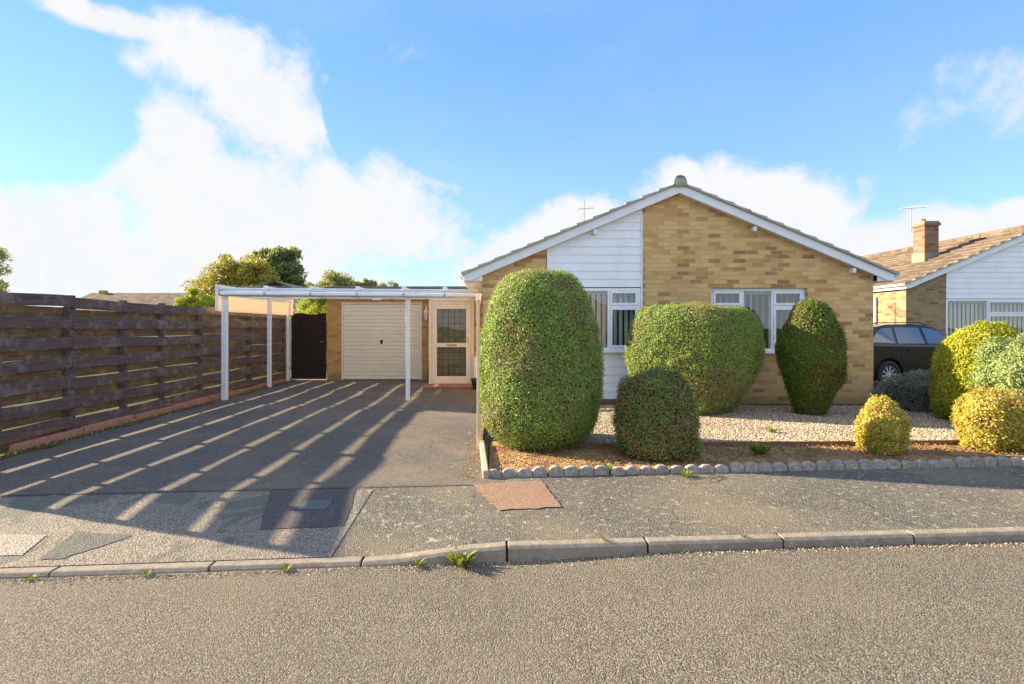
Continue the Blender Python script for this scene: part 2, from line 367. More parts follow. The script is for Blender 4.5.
# ------------------------------------------------------------------ foliage
def raw_mesh(name, V, F, mats, matidx=None, parent=None, origin=(0, 0, 0)):
    """V (n,3) numpy, F list of (k,verts) numpy quads"""
    me = bpy.data.meshes.new(name); nf, k = F.shape
    me.vertices.add(len(V)); me.vertices.foreach_set('co', (V-np.array(origin)).astype(np.float32).ravel())
    me.loops.add(nf*k); me.loops.foreach_set('vertex_index', F.astype(np.int32).ravel())
    me.polygons.add(nf); me.polygons.foreach_set('loop_start', np.arange(0, nf*k, k, dtype=np.int32))
    me.polygons.foreach_set('loop_total', np.full(nf, k, dtype=np.int32))
    for m in mats: me.materials.append(m)
    if matidx is not None: me.polygons.foreach_set('material_index', matidx.astype(np.int32))
    me.update(calc_edges=True); me.validate()
    o = bpy.data.objects.new(name, me); COL.objects.link(o)
    if parent is not None: o.parent = parent
    else: o.location = origin
    return o
def unit(a): return a/np.maximum(np.linalg.norm(a, axis=1, keepdims=True), 1e-9)
def leafquads(P, Nrm, L, W, outward, rng, face=None):
    n = len(P)
    if face is None:
        a = unit(Nrm*outward + rng.normal(size=(n, 3))*.75)
        b = unit(np.cross(a, rng.normal(size=(n, 3))))
    else:
        fn = unit(Nrm+rng.normal(size=(n, 3))*face)
        a = unit(np.cross(fn, rng.normal(size=(n, 3)))+Nrm*.15); b = unit(np.cross(fn, a))
    l = L*rng.uniform(.6, 1.3, (n, 1)); w = W*rng.uniform(.6, 1.3, (n, 1))
    V = np.stack([P, P+a*l*.5+b*w*.5, P+a*l, P+a*l*.5-b*w*.5], 1).reshape(-1, 3)
    return V, np.arange(n*4).reshape(n, 4)
def shrub(name, label, cat, c, prof, mat, n, L=.03, W=.018, p=2.2, rot=0., ry=1., lump=.03, lumpf=3., rough=.02, outward=.6, seed=1, stem=None, group=None, lean=(0, 0), core=.05, tufts=0, tl=.035, face=.5):
    """prof: list of (z, r) ; ry = depth / width ratio; p = superellipse exponent"""
    rng = np.random.default_rng(seed)
    root = thing(name, label, cat, (c[0], c[1], 0), group)
    zs = np.array([q[0] for q in prof]); rs = np.array([q[1] for q in prof]); H = zs[-1]
    NT, NZ = 96, 64
    # parametrise the profile by arc length, closed at the top and bottom
    seg = np.concatenate([[0], np.cumsum(np.hypot(np.diff(zs), np.diff(rs)))]); t = np.linspace(0, seg[-1], NZ)
    pz = np.interp(t, seg, zs); pr = np.interp(t, seg, rs)
    kern = np.array([1, 2, 3, 2, 1.])/9; 
    pz[2:-2] = np.convolve(pz, kern, 'valid'); pr[2:-2] = np.convolve(pr, kern, 'valid')
    th = np.linspace(0, 2*np.pi, NT, endpoint=False)
    q = (np.abs(np.cos(th))**p+np.abs(np.sin(th))**p)**(-1/p)
    cx = q*np.cos(th); cy = q*np.sin(th)*ry
    cr, sr = math.cos(rot), math.sin(rot)
    ux, uy = cx*cr-cy*sr, cx*sr+cy*cr
    X = c[0]+pr[:, None]*ux[None]+lean[0]*(pz/H)[:, None]; Y = c[1]+pr[:, None]*uy[None]+lean[1]*(pz/H)[:, None]; Z = np.repeat(pz[:, None], NT, 1)
    S = np.stack([X, Y, Z], 2)
    # normals
    dt = np.roll(S, -1, 1)-np.roll(S, 1, 1); dz = np.gradient(S, axis=0)
    Nn = np.cross(dt.reshape(-1, 3), dz.reshape(-1, 3)); Nn = unit(Nn).reshape(S.shape)
    # lumps
    disp = np.zeros(S.shape[:2])
    for k in range(9):
        f = rng.normal(size=3)*lumpf*(1+k*.35); disp += np.sin(S@f+rng.uniform(0, 6.28))/(1+k*.35)
    S = S+Nn*(disp*lump*.4)[..., None]
    # triangles for sampling
    A = S[:-1]; B = np.roll(S, -1, 1)[:-1]; C = S[1:]; D = np.roll(S, -1, 1)[1:]
    area = np.linalg.norm(np.cross((B-A), (C-A)), axis=2).ravel(); area /= area.sum()
    idx = rng.choice(area.size, n, p=area); u = rng.random((n, 1)); v = rng.random((n, 1))
    Af, Bf, Cf, Df = (q_.reshape(-1, 3)[idx] for q_ in (A, B, C, D))
    P = Af*(1-u)*(1-v)+Bf*u*(1-v)+Cf*(1-u)*v+Df*u*v
    Nf = Nn[:-1].reshape(-1, 3)[idx]
    off = rng.normal(size=(n, 1))*rough - L*.45
    if tufts:      # sprays sticking out
        tc = P[rng.integers(0, n, tufts)]; 
        # distance based spray
        for j in range(0, tufts):
            dd = np.linalg.norm(P-tc[j], axis=1); msk = dd < .05+.05*rng.random()
            off[msk] += (.01+tl*rng.random())*(1-dd[msk, None]/.1)
    P = P+Nf*off
    V1, F1 = leafquads(P, Nf, L, W, outward, rng, face)
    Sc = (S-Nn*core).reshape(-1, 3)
    i = np.arange(NZ-1)[:, None]*NT; j = np.arange(NT)[None]; j2 = (j+1) % NT
    F2 = np.stack([i+j, i+j2, i+NT+j2, i+NT+j], 2).reshape(-1, 4)
    V = np.concatenate([Sc, V1]); F = np.concatenate([F2, F1+len(Sc)])
    mi = np.concatenate([np.ones(len(F2)), np.zeros(len(F1))])
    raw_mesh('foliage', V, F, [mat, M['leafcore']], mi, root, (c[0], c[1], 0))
    h = min(.5, H*.5); r0 = stem or .04; mb = MB()
    mb.tube([(c[0], c[1], -.02), (c[0]+.01, c[1], h*.3), (c[0]-.02, c[1]+.01, h)], [r0*1.3, r0, r0*.7], 8)
    for k in range(4):
        a = k*1.57+rng.random(); mb.tube([(c[0], c[1], .05), (c[0]+math.cos(a)*.12, c[1]+math.sin(a)*.12*ry, .2), (c[0]+math.cos(a)*.22, c[1]+math.sin(a)*.2*ry, .5*H)], [r0*.6, r0*.45, r0*.2], 6)
    mb.build('stem', M['bark'], root)
    return root
def tree(name, label, base, clumps, mat, n, L=.16, W=.1, trunk=.15, seed=1, group=None, sub=14, spread=.36, cat='tree', fork=None):
    rng = np.random.default_rng(seed); root = thing(name, label, cat, base, group)
    PP = []; NN = []; vol = np.array([a[3]*a[4]*a[5] for a in clumps])**.67; vol /= vol.sum()
    for (x, y, z, rx, ry, rz), w in zip(clumps, vol):
        k = max(3, int(sub*(1+w*len(clumps))/2)); d = unit(rng.normal(size=(k, 3)))
        rad = rng.uniform(.35, .95, (k, 1)); C = np.array([x, y, z])+d*rad*np.array([rx, ry, rz])
        r = spread*min(rx, rz)*rng.uniform(.6, 1.25, k); m = int(n*w/k)+1
        for q in range(k):
            dd = unit(rng.normal(size=(m, 3))); rr = rng.uniform(.25, 1.05, (m, 1))**.6*r[q]
            PP.append(C[q]+dd*rr*np.array([1.1, 1.1, .8])); NN.append(dd)
    P = np.concatenate(PP); Nn = np.concatenate(NN)
    V, F = leafquads(P, Nn, L, W, .4, rng)
    raw_mesh('crown', V, F, [mat], None, root, base)
    mb = MB(); b = Vector(base); top = sum((Vector(a[:3])*w for a, w in zip(clumps, vol)), Vector((0, 0, 0)))
    fk = Vector((b.x+(top.x-b.x)*.3, b.y, b.z+(top.z-b.z)*.45))
    mb.tube([b, (b+fk)/2+Vector((trunk*.2, 0, 0)), fk], [trunk*1.3, trunk, trunk*.8], 10)
    for a in clumps:
        e = Vector(a[:3]); mid = (fk+e)/2+Vector((0, 0, .1*(e-fk).length)); mb.tube([fk, mid, e], [trunk*.6, trunk*.35, trunk*.12], 7)
        for q in range(5):
            d = Vector(rng.normal(size=3)).normalized(); mb.tube([mid, e+Vector((d.x*a[3], d.y*a[4], abs(d.z)*a[5]))*.7], [trunk*.22, trunk*.05], 5)
    mb.build('trunk', M['bark'], root)
    return root
def weed(c, label, r, h, n, seed, mat=None, name='weed', group=None):
    rng = np.random.default_rng(seed); a = rng.uniform(0, 6.28, n); s_ = rng.uniform(.2, 1, n)
    P0 = np.stack([c[0]+np.cos(a)*r*.25*s_, c[1]+np.sin(a)*r*.25*s_, np.full(n, c[2])], 1)
    tip = np.stack([c[0]+np.cos(a)*r*s_, c[1]+np.sin(a)*r*s_, c[2]+h*rng.uniform(.3, 1, n)], 1)
    side = np.stack([-np.sin(a), np.cos(a), np.zeros(n)], 1)*h*rng.uniform(.05, .12, (n, 1)); mid = P0*.45+tip*.55+np.array([0, 0, h*.15])
    V = np.stack([P0, mid+side, tip, mid-side], 1).reshape(-1, 3)
    o = raw_mesh(name, V, np.arange(n*4).reshape(n, 4), [mat or M['grassblade']], None, None, c)
    return tag(o, label, 'weed', group)

# ------------------------------------------------------------------ street frame
SL = .077
KW = .10
def kerbY(x): return 3.30+(SL if x < 0 else .066)*x
def roadZ(x, y=0):
    t = min(max((x-.1)/1.3, 0), 1); return -.094+.036*t*t*(3-2*t)
def backY(x): return 4.62+SL*x
def kerbtop(x):
    t = min(max((x+.84)/.92, 0), 1); t = t*t*(3-2*t)
    t2 = min(max((-x-9.0)/.92, 0), 1)
    return -.072+.072*max(t, t2)
def paveZ(x, y):
    t = min(max((backY(x)-y)/(backY(x)-kerbY(x)-KW), 0), 1)
    return kerbtop(x)*t
def sheet(name, mat, poly_fn, nu, nv, zf, kind='structure'):
    V = []; F = []
    for i in range(nu+1):
        for j in range(nv+1):
            x, y = poly_fn(i/nu, j/nv); V.append((x, y, zf(x, y)))
    for i in range(nu):
        for j in range(nv):
            a = i*(nv+1)+j; F.append((a, a+nv+1, a+nv+2, a+1))
    mb = MB(); mb.add(V, F); o = mb.build(name, mat, smooth=True, recalc=True)
    if kind: o['kind'] = kind
    return o
def quadfn(a, b, c, d, jag=0):     # back-left, back-right, front-right, front-left
    def f(u, v):
        p = (a[0]+(b[0]-a[0])*u, a[1]+(b[1]-a[1])*u); q = (d[0]+(c[0]-d[0])*u, d[1]+(c[1]-d[1])*u)
        X_, Y_ = p[0]+(q[0]-p[0])*v, p[1]+(q[1]-p[1])*v
        return (X_+jag*mnoise.noise(Vector((X_*11, Y_*11, 1)))+jag*.5*mnoise.noise(Vector((X_*37, Y_*37, 4))), Y_+jag*mnoise.noise(Vector((X_*11, Y_*11, 7))))
    return f
sheet('ground', M['turf'], quadfn((-300, 400), (300, 400), (300, -300), (-300, -300)), 8, 8, lambda x, y: -.16)
sheet('grass_plot', M['turf'], quadfn((-90, 140), (90, 140), (90, backY(90)), (-90, backY(-90))), 4, 4, lambda x, y: -.012)
sheet('road', M['road'], lambda u, v: (lambda x: (x, kerbY(x)+.005-6.2*v))(-60+120*u), 400, 6, roadZ)
sheet('pavement', M['pave'], lambda u, v: ((-30+60*u), kerbY(-30+60*u)+KW+(backY(-30+60*u)-kerbY(-30+60*u)-KW)*v), 400, 10, paveZ)
sheet('driveway', M['drive'], lambda u, v: (lambda x: (x, backY(x)+(14.3-backY(x))*v))(-5.28+5.205*u), 30, 30, lambda x, y: 0.0)
sheet('pavement_edge', M['pave'], lambda u, v: (lambda x: (x, backY(x)+.30*v))(-.072+30*u), 60, 2, lambda x, y: 0.0)
sheet('neighbour_driveway', M['drive'], quadfn((7.1, 17), (11.5, 15), (11.5, backY(11)), (8.6, backY(8.6))), 6, 6, lambda x, y: 0.0)
# opposite side of the street (behind the camera)
o = MB(); 
yo = lambda x: kerbY(x)-6.2
o.add([(-40, yo(-40), 0), (40, yo(40), 0), (40, yo(40)-2, 0), (-40, yo(-40)-2, 0), (-40, yo(-40), -.1), (40, yo(40), -.1)], [(0, 1, 2, 3), (0, 4, 5, 1)])
structure(o.build('pavement', M['pave'])); 
structure(MB().box(-40, 40, -70, -6.1, -.1, -.02).build('grass_plot', M['turf']))
# kerb stones (one row, joints open)
mb = MB(); jw = .006
for k in range(-34, 34):
    xs = .077+k*.915; xe = xs+.915
    a, b = xs+jw, xe-jw; n = 4; vs = []; fs = []
    jit = random.uniform(-.004, .004); 
    for i in range(n+1):
        x = a+(b-a)*i/n; y = kerbY(x)+jit; t = kerbtop(x)+.003+jit*.5
        vs += [(x, y, -.13), (x, y+.012, t-.018), (x, y+.03, t), (x, y+KW-jit, t), (x, y+KW-jit, -.13)]
    for i in range(n):
        for j in range(4): fs.append((i*5+j, i*5+j+1, i*5+5+j+1, i*5+5+j))
    fs += [(0, 1, 2, 3, 4), tuple(n*5+q for q in (4, 3, 2, 1, 0))]
    mb.add(vs, fs)
structure(mb.build('kerb', M['kerb'], bevel=.006))
structure(MB().box(-30, 30, -.04, .115, -.13, -.12).build('kerb_bed', M['darkground'], tf=lambda v: (v.x, v.y+kerbY(v.x)+.01, v.z+.0)))
dz = lambda k: (lambda x, y: paveZ(x, y)+k)
sheet('concrete_apron', M['apron'], lambda u, v: (lambda x: (x, kerbY(x)+KW+.005+(backY(x)-kerbY(x)-KW-.06)*v))(-5.4+4.35*u+(0.25*(v-.5)*0)), 60, 8, dz(.004))
pz = dz(.008)
sheet('paving_patch', M['pavedark'], quadfn((-1.915, 4.44), (-1.2, 4.5), (-1.09, 3.76), (-1.68, 3.70), jag=.018), 28, 28, pz)
sheet('paving_patch', M['salmon'], quadfn((-.2, 4.60), (.42, 4.72), (.51, 4.03), (.03, 3.95), jag=.018), 28, 28, pz)
sheet('paving_patch', M['green'], quadfn((-2.95, 3.66), (-2.5, 3.6), (-2.72, 3.28), (-2.86, 3.27), jag=.018), 28, 28, pz)
sheet('paving_patch', M['slab'], quadfn((-4.1, 3.64), (-3.1, 3.6), (-3.02, 3.32), (-4.1, 3.24)), 6, 6, pz)
# mastic joint between drive and pavement
mb = MB()
for i in range(26):
    x0 = -5.3+i*.2; w = .006+.006*random.random(); x1 = x0+.2
    mb.add([(x0, backY(x0)-w, .0055), (x1, backY(x1)-w, .0055), (x1, backY(x1)+.006, .0055), (x0, backY(x0)+.006, .0055)], [(0, 1, 2, 3)])
structure(mb.build('tar_joint', M['felt']))
mh = thing('inspection_cover', 'small square steel inspection cover in the dark tarmac patch', 'manhole cover', (-1.43, 4.15, paveZ(-1.43, 4.15)+.009))
zz = paveZ(-1.43, 4.15)
def mhq(x0, x1, y0, y1, z0, z1, nm, mt, bv):
    MB().box(x0, x1, y0, y1, z0, z1).build(nm, mt, mh, bevel=bv, tf=lambda v: (v.x, v.y+SL*(v.x+1.43), v.z+paveZ(v.x, v.y)))
mhq(-1.555, -1.305, 4.035, 4.245, -.01, .0095, 'frame', M['felt'], .001); mhq(-1.54, -1.32, 4.05, 4.23, -.005, .0105, 'cover', M['metaldull'], .001)

# ------------------------------------------------------------------ garden
def scY(x): return 4.86+SL*x
GX0, GX1 = -.1, 12.0
sheet('soil_bed', M['soil'], lambda u, v: (lambda x: (x, scY(x)+.03+(6.28-scY(x))*v))(GX0+.04+(7.9)*u), 120, 30,
      lambda x, y: .012+.02*mnoise.noise(Vector((x*2.1, y*2.1, 0)))+.008*mnoise.noise(Vector((x*13, y*13, 3))))
def gz(x, y): return .028+.018*mnoise.noise(Vector((x*1.3, y*1.3, 5)))
def timY(x): return 5.98+.035*x
sheet('gravel', M['gravel'], lambda u, v: (lambda x: (x, timY(x)+(9.12-timY(x))*v))(.35+7.0*u), 60, 30, gz)
structure(MB().box(-.1, 6.9, 9.1, 9.34, -.05, .02).build('dark_strip', M['darkground']))  # strip of darker ground along the house wall
mb = MB()
for i in range(6):
    a, b = .35+i*1.16, .35+(i+1)*1.16-.01
    mb.add([(a, timY(a)-.03, -.05), (b, timY(b)-.03, -.05), (b, timY(b), -.05), (a, timY(a), -.05), (a, timY(a)-.03, .062), (b, timY(b)-.03, .062+random.uniform(-.006, .006)), (b, timY(b), .062), (a, timY(a), .062)],
           [(0, 3, 2, 1), (4, 5, 6, 7), (0, 1, 5, 4), (1, 2, 6, 5), (2, 3, 7, 6), (3, 0, 4, 7)])
tag(mb.build('timber_edging', M['timber'], bevel=.004, origin=(3.8, 6.1, 0)), 'low brown timber edging board between the gravel and the soil strip', 'garden edging')
# pebbles
def pebbles(n, fn, s, seed, name='gravel_stones', mat=None, label='loose buff and white gravel stones covering the bed by the house', cat='gravel'):
    rng = np.random.default_rng(seed); u = rng.random((n, 2)); xy = np.array([fn(a, b) for a, b in u])
    z = np.array([gz(x, y) for x, y in xy])
    base = np.array([[1, 0, 0], [0, 1, 0], [-1, 0, 0], [0, -1, 0], [0, 0, 1], [0, 0, -1]], float)
    f = np.array([[0, 1, 4], [1, 2, 4], [2, 3, 4], [3, 0, 4], [1, 0, 5], [2, 1, 5], [3, 2, 5], [0, 3, 5]])
    sz = s*rng.uniform(.5, 1.4, (n, 1, 1)); sh = np.stack([rng.uniform(.8, 1.3, n), rng.uniform(.6, 1., n), rng.uniform(.45, .8, n)], 1)[:, None]
    a = rng.uniform(0, 6.28, n); ca, sa = np.cos(a), np.sin(a)
    V = base[None]*sh*sz+rng.normal(size=(n, 6, 3))*sz*.15
    V = np.stack([V[..., 0]*ca[:, None]-V[..., 1]*sa[:, None], V[..., 0]*sa[:, None]+V[..., 1]*ca[:, None], V[..., 2]], 2)
    V += np.stack([xy[:, 0], xy[:, 1], z+s*.25], 1)[:, None]
    F = (f[None]+(np.arange(n)*6)[:, None, None]).reshape(-1, 3)
    o = raw_mesh(name, V.reshape(-1, 3), F, [mat or M['pebble']]); return tag(o, label, cat, None, 'stuff')
rng = np.random.default_rng(77); n = 5200; gx = rng.uniform(-4, 5, n); gy = np.array([kerbY(x) for x in gx])-.008-np.abs(rng.normal(0, .035, n))
P = np.stack([gx, gy, np.array([roadZ(x) for x in gx])+.002], 1); V, F = leafquads(P, np.tile([0, 0, 1.], (n, 1)), .009, .008, .5, rng, .8)
tag(raw_mesh('gutter_grit', V, F, [M['pebble']]), 'loose grit gathered in the gutter along the kerb', 'grit', None, 'stuff')
pebbles(42000, lambda a, b: (lambda x: (x, timY(x)+(9.1-timY(x))*b**1.25))(.35+7.0*a), .0115, 3)
pebbles(3800, lambda a, b: (lambda x: (x, scY(x)+.05+(timY(x)-scY(x)-.08)*b))(-.05+7.4*a), .012, 9, 'soil_clods', M['soil'], 'crumbly soil clods and small stones on the bare soil strip', 'soil')
# scalloped edging units, four scallops each
grp = 'scalloped concrete edging along the pavement'
def scallop_unit():
    mb = MB(); w = .145
    for k in range(4):
        hh = random.uniform(-.008, .008); ty = random.uniform(-.006, .006)
        x0 = k*w; pts = [(x0+.002, -.03), (x0+w-.002, -.03)]
        for q in range(9):
            t = math.pi*q/8; pts.append((x0+w/2+(w/2-.002)*math.cos(t)+random.uniform(-.002, .002), .036+hh+.052*math.sin(t)+random.uniform(-.002, .002)))
        mb.prism(pts, 'y', -.025+ty, .03+ty)
    return mb
kinds = []
for k in range(14):
    x = -.085+k*.588
    if k < 4: o = scallop_unit().build('scalloped_edging', M['scallop'], bevel=.011); kinds.append(o)
    else: o = kinds[(k*3+1) % 4].copy(); COL.objects.link(o)
    o.location = (x, scY(x), random.uniform(-.012, .006)); o.rotation_euler = (R(random.uniform(-4, 4)), R(random.uniform(-.8, .8)), math.atan(SL)+R(random.uniform(-1, 1)))
    tag(o, 'grey lichened concrete edging unit with four scallops in the row between soil strip and pavement', 'garden edging', grp)
# corner kerb between drive and garden
o = MB().box(-.028, .028, 0, 1.3, -.05, .075).build('edging_kerb', M['edgestone'], bevel=.01, origin=(0, 0, 0))
o.location = (-.085, 4.80, 0); o.rotation_euler = (0, 0, R(3.0)); tag(o, 'pale concrete edging kerb between the driveway and the tall hedge', 'garden edging')
o = MB().box(-.02, .02, 0, 3.1, -.05, .06).build('timber_edging', M['timber'], bevel=.004); o.location = (-.165, 6.12, 0); tag(o, 'thin timber edging board running back beside the drive to the house', 'garden edging')
o = thing('garden_post', 'slim cream wooden post standing at the left edge of the tall hedge', 'post', (-.195, 6.05, 0))
MB().box(-.212, -.178, 6.035, 6.065, -.02, 1.70).build('post_shaft', M['cream'], o, bevel=.003); MB().box(-.22, -.17, 6.027, 6.073, 1.70, 1.715).build('post_cap', M['cream'], o, bevel=.003)

# ------------------------------------------------------------------ shrubs
shrub('clipped_hedge', 'very tall barrel-shaped clipped hedge with a lit lime left flank beside the driveway', 'hedge', (.53, 6.2),
      [(.05, .0), (.05, .40), (.12, .55), (.3, .67), (.6, .715), (1.0, .71), (1.4, .655), (1.72, .565), (1.93, .47), (2.02, .37), (2.055, .0)],
      M['leafhedge'], 180000, .021, .013, p=2.1, rot=R(10), ry=.9, lump=.035, tufts=160, tl=.022, rough=.018, seed=11, stem=.06, core=.03, lumpf=2.6)
shrub('clipped_hedge', 'wide dense block-shaped clipped hedge in front of the brick wall between the two windows', 'hedge', (3.22, 8.42),
      [(.04, .0), (.04, .60), (.2, .74), (.5, .93), (.85, 1.05), (1.1, 1.07), (1.4, 1.01), (1.6, .90), (1.70, .76), (1.76, .0)],
      M['leafhedge'], 160000, .024, .014, p=1.45, rot=R(-5), ry=.62, lump=.04, tufts=140, tl=.025, rough=.018, seed=12, stem=.06, core=.03, lumpf=2.0)
shrub('clipped_conifer', 'bullet-shaped dark green conifer narrowing to its foot under the right-hand window', 'shrub', (4.98, 8.18),
      [(.04, .0), (.04, .22), (.25, .27), (.5, .38), (.8, .46), (1.1, .49), (1.35, .43), (1.6, .31), (1.74, .21), (1.80, .0)],
      M['leafcone'], 60000, .034, .016, p=2.0, rot=0, ry=.85, lump=.04, rough=.016, seed=13, stem=.07, core=.04, lean=(.02, 0))
shrub('clipped_shrub', 'low rounded dark shrub with bronzed leaves at the pavement edge beside the tall hedge', 'shrub', (1.74, 5.62),
      [(.03, .0), (.03, .36), (.15, .41), (.4, .40), (.6, .365), (.78, .30), (.86, .21), (.89, .0)],
      M['leafbrown'], 38000, .026, .015, p=2.8, rot=R(15), ry=.85, lump=.03, rough=.018, seed=14, lumpf=4, core=.04, tufts=60)
shrub('clipped_shrub', 'smallest golden dome-shaped shrub standing alone on the soil strip', 'shrub', (4.33, 5.8),
      [(.02, .0), (.02, .15), (.12, .205), (.3, .225), (.45, .18), (.55, .11), (.59, .05), (.60, .0)],
      M['leafgold'], 18000, .027, .016, p=2.1, ry=.95, lump=.03, rough=.014, seed=15, lumpf=5, core=.04, tufts=50)
shrub('clipped_shrub', 'golden rounded shrub at the front right with copper patches', 'shrub', (5.66, 5.92),
      [(.02, .0), (.02, .24), (.15, .31), (.35, .33), (.52, .28), (.64, .19), (.69, .0)],
      M['leafgold'], 26000, .027, .016, p=2.3, ry=.85, lump=.035, rough=.016, seed=16, lumpf=4, core=.04, tufts=60)
shrub('clipped_shrub', 'bronze-brown rounded shrub cut off by the right edge of the picture', 'shrub', (6.36, 6.12),
      [(.02, .0), (.02, .26), (.15, .34), (.35, .36), (.52, .3), (.64, .2), (.68, .0)],
      M['leafbrown'], 20000, .028, .016, p=2.3, ry=.9, lump=.06, rough=.02, seed=17, core=.04, tufts=40)
shrub('golden_conifer', 'tall egg-shaped bright yellow conifer leaning in front of the dark car', 'shrub', (6.98, 7.62),
      [(.03, .0), (.03, .34), (.25, .50), (.6, .56), (.95, .52), (1.2, .43), (1.38, .28), (1.48, .0)],
      M['leafyellow'], 60000, .032, .016, p=2.1, ry=.85, lump=.06, rough=.02, seed=18, core=.05, tufts=120, lean=(.14, 0))
shrub('juniper_bush', 'loose spreading fresh-green juniper bush behind the golden shrubs on the right', 'shrub', (7.35, 6.95),
      [(.03, .0), (.03, .5), (.3, .68), (.65, .74), (.95, .66), (1.12, .48), (1.2, .25), (1.23, .0)],
      M['leafjuniper'], 80000, .04, .014, p=2.2, ry=.8, lump=.12, tl=.07, rough=.03, seed=19, core=.07, tufts=260, lumpf=4)
shrub('lavender_bush', 'low grey-green bushy plant growing beside the car wheel', 'shrub', (6.82, 8.55),
      [(.02, .0), (.02, .3), (.2, .42), (.38, .38), (.5, .25), (.55, .0)],
      M['leaflav'], 22000, .045, .012, p=2.0, ry=.8, lump=.12, rough=.035, seed=20, tl=.06, face=None, core=.07, tufts=140, lumpf=5, outward=.9)
shrub('lime_shrub', 'small lime-green shrub showing over the dark side gate', 'shrub', (-5.75, 16.6),
      [(.0, .1), (.8, .4), (1.6, .55), (2.2, .4), (2.5, .0)], M['leaflime'], 9000, .07, .04, p=2, lump=.2, rough=.08, seed=21, core=.1, tufts=80)
for c, r, h, n, l in [((1.06, 4.98, .02), .12, .07, 120, 'patch of low green weeds on the soil below the tall hedge'),
                      ((2.86, 5.62, .02), .16, .13, 130, 'leafy green weed clump in the soil right of the bronzed shrub'),
                      ((1.78, 4.88, 0), .12, .06, 70, 'flat green weed growing between scalloped edging and pavement'),
                      ((3.6, 6.75, .03), .13, .07, 60, 'low green seedling on the gravel before the conifer'),
                      ((2.35, 6.2, .03), .1, .07, 50, 'tiny seedling on the gravel near the timber board'),
                      ((-.22, kerbY(-.22)-.02, -.094), .13, .10, 90, 'largest tuft of grass growing at the foot of the kerb'),
                      ((-.48, kerbY(-.48)-.02, -.094), .07, .05, 40, 'middling grass tuft just left of the largest kerb tuft'),
                      ((-1.28, kerbY(-1.28)-.015, -.094), .07, .035, 50, 'small green weed at the foot of the dropped kerb'),
                      ((-2.1, kerbY(-2.1)-.015, -.094), .06, .03, 40, 'small weed by the dropped kerb nearest the pale slab'),
                      ((-2.75, kerbY(-2.75)-.015, -.094), .05, .03, 40, 'leftmost weed at the kerb foot, at the picture edge'),
                      ((.72, kerbY(.72)+.05, 0), .05, .03, 30, 'tiny weed in the first kerb joint right of the grass tufts'),
                      ((1.65, kerbY(1.65)+.05, 0), .04, .03, 24, 'tiny weed in the second kerb joint from the left')]:
    weed(c, l, r, h, n, int(abs(c[0]*100))+5)
# leaf litter on the drive edge and the soil
rng = np.random.default_rng(5); n = 1500
xs = np.concatenate([-.17-np.abs(rng.normal(0, .10, 520)), rng.uniform(-.02, 7.5, 980)]); ys = np.concatenate([rng.uniform(4.75, 7.4, 520), rng.uniform(4.95, 5.95, 980)+0.04*xs[520:]])
P = np.stack([xs, ys, np.where(xs < -.1, .006, .035)], 1)
V, F = leafquads(P, np.tile([0, 0, .15], (n, 1)), .024, .016, 1, rng); V[:, 2] = np.abs(V[:, 2]-P.repeat(4, 0)[:, 2])*.35+P.repeat(4, 0)[:, 2]
tag(raw_mesh('leaf_litter', V, F, [M['litter']]), 'scattered dry fallen leaves on the soil strip and drive edge', 'leaves', None, 'stuff')

# ------------------------------------------------------------------ fence
FX = -5.5; posts = [4.62, 5.2, 5.8, 6.81, 7.79, 8.69, 9.81, 10.8, 11.8, 12.8, 13.74]
fence = thing('timber_fence', 'long dark brown hit-and-miss timber fence along the left of the driveway', 'fence', (FX, 9, 0))
for i, y in enumerate(posts):
    w = .045 if i == 3 else .028
    MB().box(FX-.115, FX-.026, y-w, y+w, -.05, 1.80 if i != 3 else 1.815).build('post', M['board'], fence, bevel=.005)
runs = [(0, 3), (3, 6), (6, 8), (8, 10)]
for ri, (a, b) in enumerate(runs):
    y0, y1 = posts[a]-.03, posts[b]-(.034 if b != 10 else 0)
    for k in range(7):
        z0 = 1.645-.26*k+random.uniform(-.006, .006)+(-.012 if ri % 2 else 0.006); zt = random.uniform(-.013, .013)
        mb = MB(); nn = 10; vs = []; fs = []
        for q in range(nn+1):
            y = y0+(y1-y0)*q/nn; zc = z0+zt*(q/nn-.5)*2+.006*math.sin(q*.9+k*2.1+ri)-.005*math.sin(math.pi*q/nn); xo = .004*math.sin(q*.9+k)
            vs += [(FX-.024+xo, y, zc), (FX+xo, y, zc), (FX+xo, y, zc+.145), (FX-.024+xo, y, zc+.145)]
        for q in range(nn):
            for j in range(4): fs.append((q*4+j, q*4+(j+1) % 4, q*4+4+(j+1) % 4, q*4+4+j))
        fs += [(0, 1, 2, 3), tuple(nn*4+j for j in (3, 2, 1, 0))]
        mb.add(vs, fs).build('front_board', M['board'], fence, bevel=.003)
        if k < 7:
            zc = z0-.125; MB().box(FX-.140, FX-.118, y0, y1, zc+random.uniform(-.006, .006), zc+.127).build('rear_board', M['rearboard'], fence)
